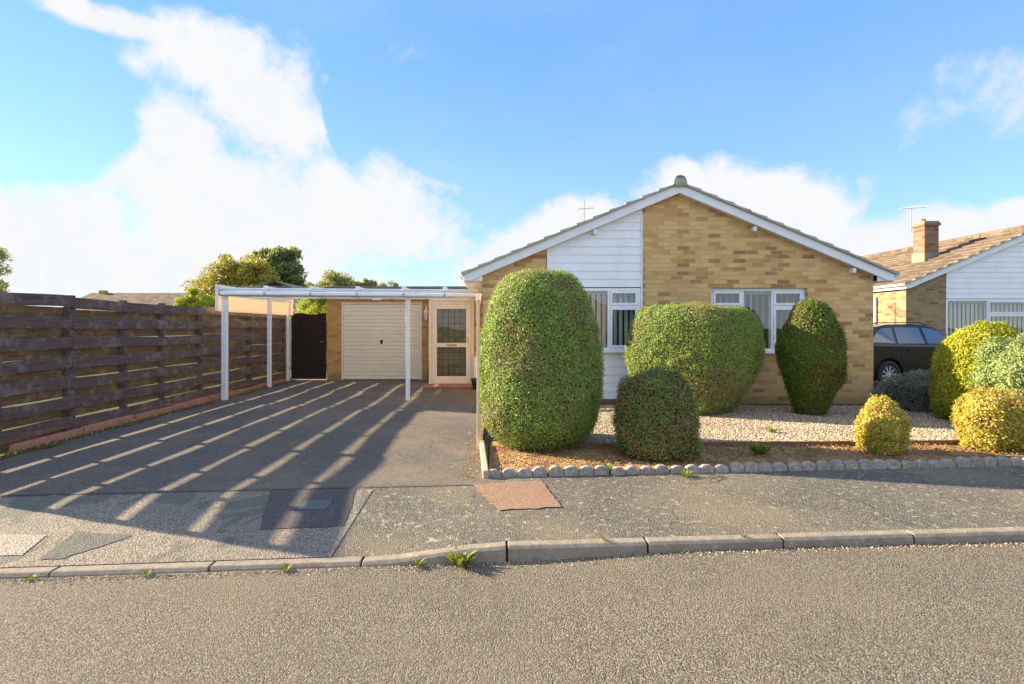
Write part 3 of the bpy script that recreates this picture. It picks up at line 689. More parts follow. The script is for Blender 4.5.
# terracotta edging at the foot
for i in range(2, 10):
    a, b = posts[i]+.01, posts[i+1]-.03
    o = MB().box(-.03, .03, 0, b-a, -.05, .085).build('edging_block', M['terra'], bevel=.008); o.location = (FX+.10+random.uniform(-.012, .012), a, random.uniform(-.012, .01)); o.rotation_euler = (0, R(random.uniform(-3, 3)), R(random.uniform(-.5, .5)))
    tag(o, 'terracotta-coloured edging block at the foot of the dark timber fence', 'edging block', 'terracotta edging blocks along the fence foot')
sheet('mossy_verge', M['moss'], lambda u, v: (FX-.3+(.58+.05*math.sin(v*37)+.03*math.sin(v*91))*u, 3.9+9.8*v), 10, 120, lambda x, y: .006+.014*max(0, mnoise.noise(Vector((x*9, y*9, 0)))))
rng = np.random.default_rng(8); n = 900
P = np.stack([FX+.16+np.abs(rng.normal(0, .05, n)), rng.uniform(4.7, 13.5, n), np.full(n, .015)], 1); V, F = leafquads(P, np.tile([0, 0, .4], (n, 1)), .03, .02, 1, rng)
tag(raw_mesh('verge_debris', V, F, [M['litter']]), 'dry leaves and debris collected along the terracotta fence edging', 'leaves', None, 'stuff')

# ------------------------------------------------------------------ windows (frame part with sub-parts)
def window(par, x0, x1, z0, z1, y, lay, blind, slat_ang=60, sill=True, depth=.07, gap=.105, transom=.33, fill=1.0, spare=None):
    """lay: list of (fraction, type) with type 'c' casement with top light or 'f' fixed. y is the face of the wall; frame set back."""
    fy = y+.035; fr = MB(); F = .055; panes = []
    fr.box(x0, x1, fy, fy+depth, z0, z0+F).box(x0, x1, fy, fy+depth, z1-F, z1).box(x0, x0+F, fy+.001, fy+depth, z0+F, z1-F).box(x1-F, x1, fy+.001, fy+depth, z0+F, z1-F)
    ix0, ix1 = x0+F, x1-F; tot = sum(l[0] for l in lay); x = ix0
    for i, (f, t) in enumerate(lay):
        xe = x+(ix1-ix0)*f/tot; a, b = x, xe
        if i > 0: a += .02
        if i < len(lay)-1: b -= .02; fr.box(xe-.02, xe+.02, fy+.001, fy+depth, z0+F, z1-F)
        if t == 'f': panes.append((a, b, z0+F, z1-F))
        else:
            zt = z1-transom; fr.box(a, b, fy+.001, fy+depth, zt-.02, zt+.02)
            for (za, zb) in ((z0+F, zt-.02), (zt+.02, z1-F)):
                c = .042; yy = fy-.012
                fr.box(a+.003, b-.003, yy, yy+.05, za+.003, za+c).box(a+.003, b-.003, yy, yy+.05, zb-c, zb-.003).box(a+.003, a+c, yy+.001, yy+.05, za+c, zb-c).box(b-c, b-.003, yy+.001, yy+.05, za+c, zb-c)
                panes.append((a+c, b-c, za+c, zb-c))
        x = xe
    w = fr.build('window', M['white'], par, bevel=.004)
    for (a, b, c, d) in panes:
        MB().box(a-.004, b+.004, fy+.02, fy+.026, c-.004, d+.004).build('pane', M['glass'], w)
    if sill: MB().box(x0-.04, x1+.04, y-.045, fy+.01, z0-.035, z0-.002).build('sill', M['white'], w, bevel=.006)
    bl = MB(); yb = fy+depth+.10; xx = x0+.04; i = 0
    bl.box(x0+.03, x1-.03, yb-.03, yb+.03, z1-.10, z1-.05)
    while xx < x1-.05:
        if blind and random.random() < fill:
            a = R(slat_ang+random.uniform(-5, 5)); hx, hy = .044*math.cos(a), .044*math.sin(a)
            bl.add([(xx-hx, yb-hy, z0+.06), (xx+hx, yb+hy, z0+.06), (xx+hx, yb+hy, z1-.1), (xx-hx, yb-hy, z1-.1),
                    (xx-hx, yb-hy+.003, z0+.06), (xx+hx, yb+hy+.003, z0+.06), (xx+hx, yb+hy+.003, z1-.1), (xx-hx, yb-hy+.003, z1-.1)],
                   [(0, 1, 2, 3), (7, 6, 5, 4), (0, 4, 5, 1), (1, 5, 6, 2), (2, 6, 7, 3), (3, 7, 4, 0)])
        xx += gap
    bl.build('blind', blind or M['blind'], w)
    # room behind
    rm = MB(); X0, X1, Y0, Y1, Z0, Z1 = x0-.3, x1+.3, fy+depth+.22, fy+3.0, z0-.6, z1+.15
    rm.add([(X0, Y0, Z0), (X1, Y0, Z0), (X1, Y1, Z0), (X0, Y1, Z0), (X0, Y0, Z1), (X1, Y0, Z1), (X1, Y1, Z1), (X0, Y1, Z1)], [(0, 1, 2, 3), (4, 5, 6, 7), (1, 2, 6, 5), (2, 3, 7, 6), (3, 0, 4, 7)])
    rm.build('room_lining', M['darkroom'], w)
    return w
def cladding(par, x0, x1, z0, z1, y, cx, zr, slope, mat):
    mb = MB(); z = z0; p = .145
    while z < z1:
        poly = [(x0, z), (x1, z), (x1, min(z+p, z1)), (x0, min(z+p, z1))]
        # roofline zr - slope*|x-cx|
        poly = clip(clip(poly, slope, -1, zr-slope*cx), -slope, -1, zr+slope*cx)
        if len(poly) > 2:
            zz0 = z; n = len(poly); vs = [(px, y-.018+.011*(pz-zz0)/p, pz) for px, pz in poly]+[(px, y+.03, pz) for px, pz in poly]
            mb.add(vs, [tuple(range(n))]+[(i, (i+1) % n, n+(i+1) % n, n+i) for i in range(n)])
        z += p
    return mb.build('cladding', mat, par)
def gable_poly(x0, x1, z0, z1, cx, zr, slope):
    return clip(clip([(x0, z0), (x1, z0), (x1, z1), (x0, z1)], slope, -1, zr-slope*cx), -slope, -1, zr+slope*cx)

def bungalow(root, cx, yf, L, half, zr, slope, tile, wallL, wallR, openings, clads, brick, zeave):
    """openings [(x0,x1,z0,z1)], clads [(x0,x1)] full-height. zr = roof plane height at ridge (top of barge)"""
    zw = zr-.17
    cuts = sorted(set([wallL, wallR]+[v for o_ in openings for v in o_[:2]]+[v for c in clads for v in c])); mb = MB(); T = .1
    for a, b in zip(cuts[:-1], cuts[1:]):
        m = (a+b)/2
        if any(c[0] < m < c[1] for c in clads): continue
        op = [o_ for o_ in openings if o_[0] < m < o_[1]]
        spans = [(-.1, 6)] if not op else [(-.1, op[0][2]), (op[0][3], 6)]
        for s0, s1 in spans:
            mb.prism(gable_poly(a, b, s0, s1, cx, zw+.1, slope), 'y', yf, yf+T)
    # side and back walls
    zl = zeave
    mb.box(wallL, wallL+T, yf+T, yf+L, -.1, zl); mb.box(wallR-T, wallR, yf+T, yf+L, -.1, zl)
    mb.prism(gable_poly(wallL+T, wallR-T, -.1, 6, cx, zw+.1, slope), 'y', yf+L-T, yf+L)
    mb.build('wall', brick, root)
    # bargeboards
    yb = yf-.13
    for s_ in (-1, 1):
        e = cx+s_*half; ze = zr-slope*half
        pts = [(cx, zr), (e, ze), (e, ze-.125), (e-s_*.10, ze-.125), (cx+s_*(half-.3), ze-.148+slope*.3-.008), (cx, zr-.16)]
        mb = MB().prism(pts, 'y', yb, yb+.022); mb.build('bargeboard', M['whitewood'], root, bevel=.003)
        # soffit under the verge and box end
        t = .012; mb = MB(); zc = zr-.145
        mb.prism([(cx, zc), (cx+s_*(half-.3), zc-slope*(half-.3)), (cx+s_*(half-.3), zc-slope*(half-.3)-t), (cx, zc-t)], 'y', yb+.024, yf-.002)
        ww = wallL if s_ < 0 else wallR
        mb.prism([(e, ze-.02), (ww, ze-.02+0*slope), (ww, ze-.125), (e, ze-.125)], 'y', yb+.024, yb+.05)
        mb.box(min(e, ww)+.004, max(e, ww)-.004, yb+.05, yf+L, ze-.135, ze-.125); mb.build('soffit', M['whitewood'], root)
        MB().box(min(e, e+s_*.02), max(e, e+s_*.02), yb+.002, yf+L+.2, ze-.135, ze+.0).build('fascia', M['whitewood'], root)
        # gutter
        g = MB(); pr = []
        for q in range(9):
            a = math.pi+math.pi*q/8; pr.append((e+s_*.075+.052*math.cos(a), ze-.005+.052*math.sin(a)))
        pr += [(x_*.0+ (e+s_*.075)+(x_-(e+s_*.075))*.88, z_+.006) for x_, z_ in reversed(pr)]
        g.prism(pr, 'y', yb-.0, yf+L+.2); g.build('gutter', M['white'], root)
    # roof courses
    nC = int((half+.12)/.29)+1; mb = MB(); y0, y1 = yb-.035, yf+L+.25
    for s_ in (-1, 1):
        for k in range(nC):
            a = half+.07-k*.29; b = max(a-.33, .0)
            if a <= .03: continue
            za, zb_ = zr-slope*a, zr-slope*b; up = .042; 
            mb.prism([(cx+s_*a, za+.018), (cx+s_*a, za+.018+up), (cx+s_*b, zb_+.022), (cx+s_*b, zb_+.004)], 'y', y0+.002*(k % 2), y1)
    roof = mb.build('roof', tile, root)
    vg = MB()
    for s_ in (-1, 1):
        vg.prism([(cx, zr+.002), (cx+s_*(half+.05), zr-slope*(half+.05)+.002), (cx+s_*(half+.05), zr-slope*(half+.05)+.036), (cx, zr+.036)], 'y', y0-.006, y0+.05)
    vg.build('verge', M['verge'], roof)
    rd = MB(); ny = int((y1-y0)/.45)
    for k in range(ny):
        a, b = y0-.01+k*(y1-y0)/ny, y0-.01+(k+1)*(y1-y0)/ny-.008; pts = []
        for q in range(11):
            t = math.pi*q/10; pts.append((cx+.122*math.cos(t), zr-.02+.165*math.sin(t)**.8 if 0 < q < 10 else zr-.05))
        rd.prism(pts, 'y', a, b)
    rd.build('ridge_tile', tile, roof)
    return roof

# ---- main bungalow
main = thing('brick_bungalow', 'buff brick bungalow with white gable cladding and grey tiled roof behind the clipped hedges', 'house', (3.28, 9.33, 0))
CX, ZR, SLP = 3.265, 3.935, .42
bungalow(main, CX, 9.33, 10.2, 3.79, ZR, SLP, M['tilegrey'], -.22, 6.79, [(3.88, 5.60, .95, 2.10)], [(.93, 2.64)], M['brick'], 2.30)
cladding(main, .93, 2.64, 2.115, 3.9, 9.33, CX, ZR-.09, SLP, M['clad'])
cladding(main, .93, 2.64, .11, .935, 9.33, CX, ZR-.09, SLP, M['clad'])
MB().box(.93, 2.64, 9.335, 9.43, -.1, .11).build('plinth', M['redbrick'], main)
MB().box(.93, .955, 9.295, 9.36, .1, 2.7).build('corner_trim', M['whitewood'], main); MB().box(2.615, 2.64, 9.295, 9.36, .1, 3.40).build('corner_trim', M['whitewood'], main)
window(main, .955, 2.615, .975, 2.10, 9.29, [(1, 'c'), (1, 'f'), (1, 'c')], M['net'], 30, gap=.10)
window(main, 3.88, 5.60, .955, 2.10, 9.35, [(1, 'c'), (1, 'f'), (1, 'c')], M['net'], 52, gap=.112)
for x in (1.78, 4.62, 6.38):       # purlin ends under the verge
    z = ZR-.17-SLP*abs(x-CX); MB().box(x-.03, x+.03, 9.225, 9.33, z-.095, z-.012).build('purlin_end', M['whitewood'], main, bevel=.004)
# downpipe on the front corner
aer = thing('tv_aerial', 'thin television aerial on the roof left of the gable peak', 'aerial', (2.95, 17.2, 3.7))
MB().tube([(2.95, 17.2, 3.6), (2.95, 17.2, 5.60)], .016, 6).build('mast', M['metal'], aer)
mb = MB().tube([(2.72, 17.1, 5.28), (3.32, 17.4, 5.38)], .010, 6)
for k in range(6): mb.tube([(2.78+k*.09, 17.0, 5.29+k*.016), (2.78+k*.09, 17.40, 5.29+k*.016)], .006, 5)
mb.tube([(2.95, 17.2, 4.85), (2.80, 17.2, 5.05), (2.97, 17.2, 5.18)], .008, 5); mb.build('antenna', M['metal'], aer)

# ------------------------------------------------------------------ garage and porch
gar = thing('brick_garage', 'ochre brick flat-roofed garage behind the carport', 'garage', (-3.0, 13.72, 0))
GY = 13.72
mb = MB().box(-4.43, -4.06, GY, GY+.11, -.1, 2.32).box(-1.93, -1.4, GY, GY+.11, -.1, 2.32).box(-4.06, -1.93, GY, GY+.11, 2.06, 2.32)
mb.box(-4.43, -4.32, GY+.11, GY+5.5, -.1, 2.32).box(-1.55, -1.44, GY+.11, GY+5.5, -.1, 2.32).box(-4.32, -1.55, GY+5.4, GY+5.5, -.1, 2.32); mb.build('wall', M['brick2'], gar)
MB().box(-4.5, -.3, GY-.06, GY+5.6, 2.325, 2.47).build('roof', M['felt'], gar, bevel=.01)
MB().box(-4.06, -4.01, GY+.02, GY+.10, 0, 2.06).box(-1.98, -1.93, GY+.02, GY+.10, 0, 2.06).box(-4.01, -1.98, GY+.02, GY+.10, 2.01, 2.06).build('door_frame', M['creamdoor'], gar, bevel=.004)
mb = MB(); z = .012
while z < 2.0:     # ribbed up-and-over door
    h = min(.099, 2.005-z); mb.prism([(GY+.05, z), (GY+.036, z+.012), (GY+.036, z+h-.012), (GY+.05, z+h), (GY+.075, z+h), (GY+.075, z)], 'x', -4.005, -1.985); z += .0995
gd = mb.build('garage_door', M['creamdoor'], gar)
MB().box(-3.03, -2.97, GY+.024, GY+.038, .96, 1.06).tube([(-3.0, GY+.0, 1.03), (-3.0, GY+.0, .95)], .012, 8).tube([(-3.0, GY+.03, 1.03), (-3.0, GY-.0, 1.03)], .01, 8).build('handle', M['black'], gd)
MB().box(-3.22, -2.98, GY-.09, GY-.005, 2.10, 2.165).build('floodlight', M['white'], gar, bevel=.012)
o = thing('wall_lantern', 'ornate cream wall lantern on the brick pier beside the porch door', 'wall lamp', (-1.78, GY-.1, 1.7))
lx, ly, lz = -1.80, GY-.10, 1.62
MB().lathe((lx, ly, lz), [(.01, -.06), (.03, -.03), (.045, 0), (.05, .02)], 10).build('lantern_base', M['creamdoor'], o); MB().lathe((lx, ly, lz+.17), [(.075, 0), (.07, .02), (.03, .07), (.012, .09), (.015, .12), (.004, .14)], 10).build('lantern_cap', M['creamdoor'], o, smooth=False)
MB().lathe((lx, ly, lz+.02), [(.04, 0), (.058, .08), (.066, .15)], 6).build('lantern_glass', M['net'], o)
MB().tube([(lx, ly, lz+.28), (lx, ly+.01, lz+.34), (lx, ly+.06, lz+.33), (lx, ly+.095, lz+.24)], .012, 8).lathe((lx, ly+.085, lz+.16), [(.03, 0), (.04, .05), (.04, .12), (.02, .17)], 10).build('bracket', M['creamdoor'], o)

por = thing('entrance_porch', 'cream-framed glazed porch door between garage and bungalow', 'porch', (-1.0, 12.4, 0))
PY = 12.4; x0, x1, z0, z1 = -1.575, -.50, .055, 2.02
MB().box(x0, x0+.07, PY, PY+.07, z0, z1).box(x1-.07, x1, PY, PY+.07, z0, z1).box(x0+.07, x1-.07, PY, PY+.07, z1-.07, z1).box(x0-.01, x1+.01, PY-.03, PY+.07, z0-.04, z0).build('door_frame', M['creamdoor'], por, bevel=.004)
a, b = x0+.075, x1-.075; y = PY-.012; mz = 1.02
dr = MB().box(a, a+.115, y, y+.05, z0+.005, z1-.075).box(b-.115, b, y, y+.05, z0+.005, z1-.075).box(a+.115, b-.115, y+.001, y+.05, z1-.19, z1-.075).box(a+.115, b-.115, y+.001, y+.05, z0+.005, z0+.17).box(a+.115, b-.115, y+.001, y+.05, mz-.10, mz+.0)
door = dr.build('door', M['creamdoor'], por, bevel=.005)
MB().box(a+.11, b-.11, y+.02, y+.026, mz-.002, z1-.185).box(a+.11, b-.11, y+.02, y+.026, z0+.165, mz-.098).build('pane', M['doorglass'], door)
MB().box(a+.09, b-.09, y+.13, y+.135, z0+.1, z1-.1).build('door_curtain', M['lace'], door)
ld = MB(); gx = a+.115; gw = b-a-.23
for k in range(1, 5): ld.box(gx+gw*k/5-.004, gx+gw*k/5+.004, y+.016, y+.0195, z0+.17, mz-.1).box(gx+gw*k/5-.004, gx+gw*k/5+.004, y+.016, y+.0195, mz, z1-.19)
for zz_ in (.28, .45, .62, .79): ld.box(gx, gx+gw, y+.0155, y+.0192, zz_-.003, zz_+.003)
for zz_ in (1.16, 1.32, 1.48, 1.64): ld.box(gx, gx+gw, y+.0155, y+.0192, zz_-.003, zz_+.003)
ld.build('leading', M['seam'], door)
MB().box(gx+gw*.35, gx+gw*.68, y-.008, y+.002, mz-.075, mz-.03).build('letterbox', M['brass'], door, bevel=.003)
MB().box(b-.075, b-.045, y-.008, y+.001, 1.0, 1.2).tube([(b-.06, y-.05, 1.12), (b-.16, y-.05, 1.12)], .009, 8).tube([(b-.06, y, 1.12), (b-.06, y-.05, 1.12)], .009, 8).build('handle', M['chrome'], door)
MB().box(x1+.005, -.225, PY+.02, PY+1.3, -.1, 2.3).box(x0+.0, x0+.05, PY+.08, PY+1.28, -.1, 2.2).box(x0, x1, PY+1.9, PY+2.0, -.1, 2.3).build('wall', M['brick'], por)
MB().box(x0-.1, -.3, PY-.05, GY-.07, 2.24, 2.36).build('roof', M['felt'], por, bevel=.01)
MB().box(x0, x1+.02, PY-.02, PY+.06, 2.025, 2.235).build('fascia', M['creamdoor'], por)
MB().box(x0-.06, x1+.06, 11.72, PY-.004, -.05, .052).build('step', M['redbrick'], por, bevel=.01)
# things inside / beside the porch
MB().box(-.50, -.27, 12.22, PY+.01, .18, .70).build('meter_box', M['white'], por, bevel=.01)
o = thing('plant_pot', 'tapered black plant pot on the ground right of the porch step', 'plant pot', (-.42, 11.62, 0))
MB().lathe((-.43, 11.62, 0), [(.06, 0), (.10, .2), (.115, .2), (.118, .25), (.1, .25), (.095, .21)], 16).build('pot', M['black'], o, smooth=False)
o = thing('house_plant', 'leafy house plant seen through the porch door glass', 'plant', (-1.15, 13.3, 0))
MB().lathe((-1.15, 13.3, 0), [(.1, 0), (.14, .28), (.15, .3)], 12).build('pot', M['redbrick'], o)
rng = np.random.default_rng(31); P = np.array([-1.15, 13.3, .75])+rng.normal(size=(260, 3))*np.array([.14, .12, .3]); V, F = leafquads(P, rng.normal(size=(260, 3)), .12, .05, .3, rng); raw_mesh('leaves', V, F, [M['leafdark']], None, o, (-1.15, 13.3, 0))
# downpipe by the corner of the house
dp = thing('rainwater_pipe', 'white downpipe and hopper at the house corner end of the carport', 'downpipe', (-.30, 9.85, 0))
MB().tube([(-.31, 9.86, .0), (-.31, 9.86, 1.80)], .019, 10).build('pipe', M['white'], dp)
MB().box(-.37, -.26, 9.80, 9.92, 1.86, 2.02).tube([(-.315, 9.86, 1.87), (-.31, 9.86, 1.78)], [.045, .03], 10).build('hopper', M['white'], dp, bevel=.01)

# ------------------------------------------------------------------ carport
cp = thing('carport', 'white-framed lean-to carport with clear roof over the driveway', 'carport', (-2.8, 11.8, 0))
for (x, y, w, zt) in ((-5.18, 9.97, .047, 2.0), (-5.25, 12.1, .04, 2.06), (-5.33, 13.4, .034, 2.1), (-1.67, 9.97, .038, 1.97)):
    MB().box(x-w, x+w, y-w, y+w, 0, zt).build('post', M['whitewood'], cp, bevel=.006)
def gz2(x): return 2.015-(x+5.3)*.0075
yg = 9.83
def hbar(x0, x1, y0, y1, a, b, nm, mt, bv=.004, n=1):
    mb = MB().box(x0, x1, y0, y1, a, b); return mb.build(nm, mt, cp, bevel=bv, tf=lambda v: (v.x, v.y, v.z-(v.x+5.3)*.0075))
hbar(-5.24, -.25, 9.92, 9.97, 1.985, 2.09, 'front_beam', M['whitewood'])
hbar(-5.25, -.24, yg-.005, yg+.085, 2.005, 2.075, 'gutter', M['white'], .018)
hbar(-5.24, -.3, 9.93, 9.985, 2.095, 2.135, 'sheet_trim', M['white'])
hbar(-5.24, -.3, 9.90, 9.93, 2.13, 2.15, 'sheet_trim', M['white'])
for x in (-5.215, -4.36, -3.49, -2.61, -1.73, -.95):
    z = 2.14-(x+5.3)*.0075
    mb = MB().box(x-.028, x+.028, 9.90, 13.66, z, z+.045); r_ = mb.build('rafter', M['whitewood'], cp, bevel=.006)
    MB().box(x-.014, x+.014, 9.815, 9.93, z-.145, z-.137).box(x-.014, x+.014, 9.815, 9.823, z-.137, z-.07).build('gutter_bracket', M['metal'], cp)
    MB().box(x-.038, x+.038, 9.875, 9.90, z-.02, z+.055).build('end_cap', M['white'], r_, bevel=.006)
hbar(-5.3, -.3, 13.64, 13.68, 2.15, 2.185, 'wall_plate', M['whitewood'])
hbar(-5.27, -.3, 9.91, 13.68, 2.187, 2.193, 'roof_sheet', M['sheet'], 0)
MB().box(-5.30, -5.282, 9.86, 13.66, 2.02, 2.21).build('side_beam', M['whitewood'], cp, bevel=.004)
MB().box(-5.30, -5.287, 9.9, 13.62, 1.70, 2.015).build('side_board', M['sideboard'], cp, bevel=.003)
MB().box(-5.30, -5.245, 9.845, 9.86, 1.70, 2.2).build('end_board', M['whitewood'], cp, bevel=.004)

# gate
gt = thing('side_gate', 'dark brown boarded side gate between the fence and the garage', 'gate', (-4.95, 13.72, 0))
mb = MB(); nb = 8; gx0, gx1 = -5.37, -4.45
for k in range(nb):
    a = gx0+(gx1-gx0)*k/nb; mb.box(a+.002, a+(gx1-gx0)/nb-.002, 13.70+.003*(k % 2), 13.722+.003*(k % 2), .03, 1.75+.02*math.sin(k*1.1))
mb.build('boards', M['gatewood'], gt, bevel=.003)
MB().box(-4.58, -4.54, 13.67, 13.70, .98, 1.03).build('latch', M['chrome'], gt, bevel=.003); MB().box(gx0, gx1, 13.727, 13.76, .3, .4).box(gx0, gx1, 13.727, 13.76, 1.4, 1.5).build('ledge', M['gatewood'], gt)
# outbuilding behind the gate
sh = thing('garden_shed', 'grey weatherboarded shed seen between carport roof and side gate', 'shed', (-7.4, 18.2, 0))
mb = MB(); z = 0
while z < 2.45: mb.prism([(18.0, z), (18.02, z+.118), (18.08, z+.118), (18.08, z)], 'x', -8.8, -6.35); z += .12
mb.box(-6.45, -6.37, 18.08, 20.5, 0, 2.4).box(-8.8, -8.72, 18.08, 20.5, 0, 2.4).build('wall', M['shedwood'], sh)
MB().prism([(-8.95, 2.45), (-7.6, 2.95), (-6.25, 2.45), (-6.25, 2.5), (-7.6, 3.0), (-8.95, 2.5)], 'y', 17.9, 20.6).build('roof', M['felt'], sh)

# ------------------------------------------------------------------ neighbour bungalow
NY = 14.4; ns = 520/NY; nx = lambda x: (x-495)/ns; nz = lambda y: 1.4+(327-y)/ns
nb_ = thing('brick_bungalow', 'neighbouring brick bungalow with brown tiled roof and white gable cladding at the right', 'house', (15, NY, 0))
NCX = 15.05; NZR = 4.16; NW = nx(906)
bungalow(nb_, NCX, NY, 10.5, NCX-NW+.08, NZR, .42, M['tilebrown'], NW, 2*NCX-NW, [], [(nx(946), nx(946)+3.9)], M['brick3'], NZR-.42*3.8-.05)
cladding(nb_, nx(946), nx(946)+3.9, nz(299)+.01, 4.1, NY, NCX, NZR-.09, .42, M['clad'])
cladding(nb_, nx(946), nx(946)+3.9, 0, .95, NY, NCX, NZR-.09, .42, M['clad'])
window(nb_, nx(946)+.0, nx(946)+3.9, .97, nz(299), NY-.04, [(1.3, 'f'), (2.2, 'c'), (1, 'c')], M['blind'], 8, gap=.12, transom=.42)
MB().tube([(NW-.05, NY+1.1, 0), (NW-.05, NY+1.1, 2.3)], .034, 8).build('downpipe', M['whitewood'], nb_)
mbx = MB().box(NCX-1.75, NCX-1.75, 0, 0, 0, 0) if False else None
chx, chy = 13.42, 16.2
ch = MB().box(chx-.22, chx+.22, chy-.22, chy+.22, 3.2, 4.52).box(chx-.26, chx+.26, chy-.26, chy+.26, 4.52, 4.60).build('chimney', M['brick4'], nb_, bevel=.008)
MB().box(chx-.245, chx+.245, chy-.245, chy+.245, 3.1, 3.70).build('flashing', M['kerb'], ch); MB().box(chx-.23, chx+.23, chy-.23, chy+.23, 4.60, 4.66).lathe((chx-.1, chy, 4.66), [(.08, 0), (.075, .07), (.085, .09)], 10).build('cap', M['kerb'], ch)
o = thing('tv_aerial', 'spindly television aerial fixed to the brick chimney', 'aerial', (chx-.1, chy, 4.5))
mb = MB().tube([(chx-.22, chy+.3, 4.4), (chx-.22, chy+.3, 5.25)], .014, 6); mb.build('mast', M['metal'], o)
mb = MB().tube([(chx-.5, chy+.3, 5.15), (chx+.25, chy+.3, 5.2)], .009, 5)
for k in range(5): mb.tube([(chx-.45+k*.16, chy+.1, 5.16+k*.01), (chx-.45+k*.16, chy+.5, 5.2+k*.01)], .006, 5)
mb.build('antenna', M['metal'], o)

# ------------------------------------------------------------------ far house on the left
fh = thing('distant_bungalow', 'distant pale bungalow roof showing above the timber fence', 'house', (-28.5, 42, 0))
MB().box(-33.5, -25.6, 40, 47, 0, 2.5).prism([(40, 2.5), (47, 2.5), (43.5, 4.05)], 'x', -25.9, -25.6).build('wall', M['cream'], fh)
MB().prism([(39.6, 2.35), (43.5, 4.1), (47.4, 2.35), (47.4, 2.5), (43.5, 4.25), (39.6, 2.5)], 'x', -33.8, -25.4).build('roof', M['tilebrown'], fh)
MB().prism([(39.6, 2.3), (43.5, 4.05), (47.4, 2.3), (47.4, 2.5), (43.5, 4.25), (39.6, 2.5)], 'x', -25.4, -25.3).build('bargeboard', M['whitewood'], fh)
MB().box(-33.0, -32.5, 43.3, 43.7, 4.0, 4.45).build('chimney', M['brick2'], fh)
MB().box(-31, -29.5, 39.93, 40, 1, 2.1).build('window', M['carglass'], fh)

# ------------------------------------------------------------------ trees
tree('tall_tree', 'tall dark green tree rising highest behind the carport', (-15.0, 36, 0), [(-15.9, 36, 5.5, 1.1, 1.3, 1.2), (-14.4, 36, 5.7, 1.1, 1.3, 1.2), (-15.1, 36.4, 4.2, 1.7, 1.6, 1.4), (-13.9, 36, 4.2, .9, 1.1, 1.3), (-16.0, 36, 6.2, .65, .7, .6), (-14.4, 36, 6.5, .8, .8, .55), (-15.0, 35.5, 2.8, 1.6, 1.5, 1.3)], M['leafdark'], 34000, .2, .13, .22, 41, sub=26, spread=.44)
tree('autumn_tree', 'broad yellow-orange autumn tree left of the tall dark tree', (-15.4, 31, 0), [(-16.6, 31, 3.6, 1.4, 1.3, 1.4), (-15.4, 31, 4.5, 1.4, 1.3, 1.2), (-14.2, 31, 4.3, 1.2, 1.2, 1.1), (-17.1, 31, 2.6, 1.0, 1.1, 1.3), (-15.3, 30.6, 2.6, 2.0, 1.4, 1.5), (-13.2, 31, 3.0, 1.0, 1.2, 1.4)], M['leafautumn'], 38000, .15, .1, .2, 42, sub=28, spread=.42)
tree('lime_tree', 'low bright lime-yellow tree just above the far end of the fence', (-12.7, 22, 0), [(-13.0, 22, 1.9, .75, .7, .9), (-12.3, 22, 2.2, .7, .6, .85), (-12.7, 22, 2.75, .35, .35, .5), (-11.6, 22, 1.7, .7, .6, .7)], M['leaflime'], 15000, .13, .055, .1, 43, sub=12)
tree('dark_conifer', 'dark green conifer mass between the autumn tree and the carport roof', (-13.0, 29, 0), [(-13.4, 29, 2.6, 1.0, .9, 1.3), (-12.2, 29, 2.4, 1.0, .9, 1.2), (-11.0, 29, 2.2, .9, .9, 1.1)], M['leafcone'], 14000, .14, .07, .15, 44, sub=12)
tree('pale_tree', 'pale yellow-green tree behind the flat garage roof', (-14.46, 46.00, 0.00), [(-15.51, 46.00, 4.29, 1.31, 1.31, 1.84), (-13.93, 46.00, 5.0, 1.45, 1.31, 1.58), (-13.01, 46.00, 3.90, 1.05, 1.18, 1.45), (-14.46, 46.00, 2.71, 2.10, 1.71, 1.71)], M['leafpale'], 24000, .22, .14, .16, 45, sub=26, spread=.42)
tree('small_tree', 'small thin tree over the middle of the garage roof', (-12.0, 48.00, 0.00), [(-12.5, 48.00, 5.1, 0.87, 0.80, 0.87), (-11.7, 48.00, 5.3, 0.67, 0.67, 0.80), (-11.47, 48.00, 3.40, 1.07, 0.93, 1.07)], M['leafpale'], 6500, .2, .12, .1, 46, sub=14)
tree('small_tree', 'wispy small tree rightmost of those over the garage roof', (-10.2, 50.00, 0.00), [(-10.9, 50.00, 5.0, 0.81, 0.81, 0.68), (-9.8, 50.00, 5.1, 0.74, 0.68, 0.68), (-9.59, 50.00, 3.16, 1.22, 0.95, 1.08)], M['leafpale'], 4500, .15, .09, .1, 47, sub=9)
tree('dark_bush', 'dark bush tip just above the garage roof near the house', (-4.0, 34, 0), [(-4.0, 34, 3.6, .6, .5, .7), (-3.8, 34, 2.6, .8, .6, .8)], M['leafdark'], 4000, .15, .09, .1, 48, sub=9)
tree('slender_tree', 'tree with fine drooping branches at the left picture edge', (-29.8, 30, 0), [(-29.1, 30, 5.4, 1.1, 1, 1.0), (-29.3, 30, 4.4, 1.4, 1, 1.2), (-28.9, 30, 3.3, 1.2, 1, 1.0), (-29.7, 30, 6.1, 1.0, 1, .8)], M['leafpale'], 3600, .2, .07, .15, 49, sub=14, spread=.26)
for k, (x, y) in enumerate(((-33, 55), (-20, 60), (22, 60), (34, 52))):
    pass

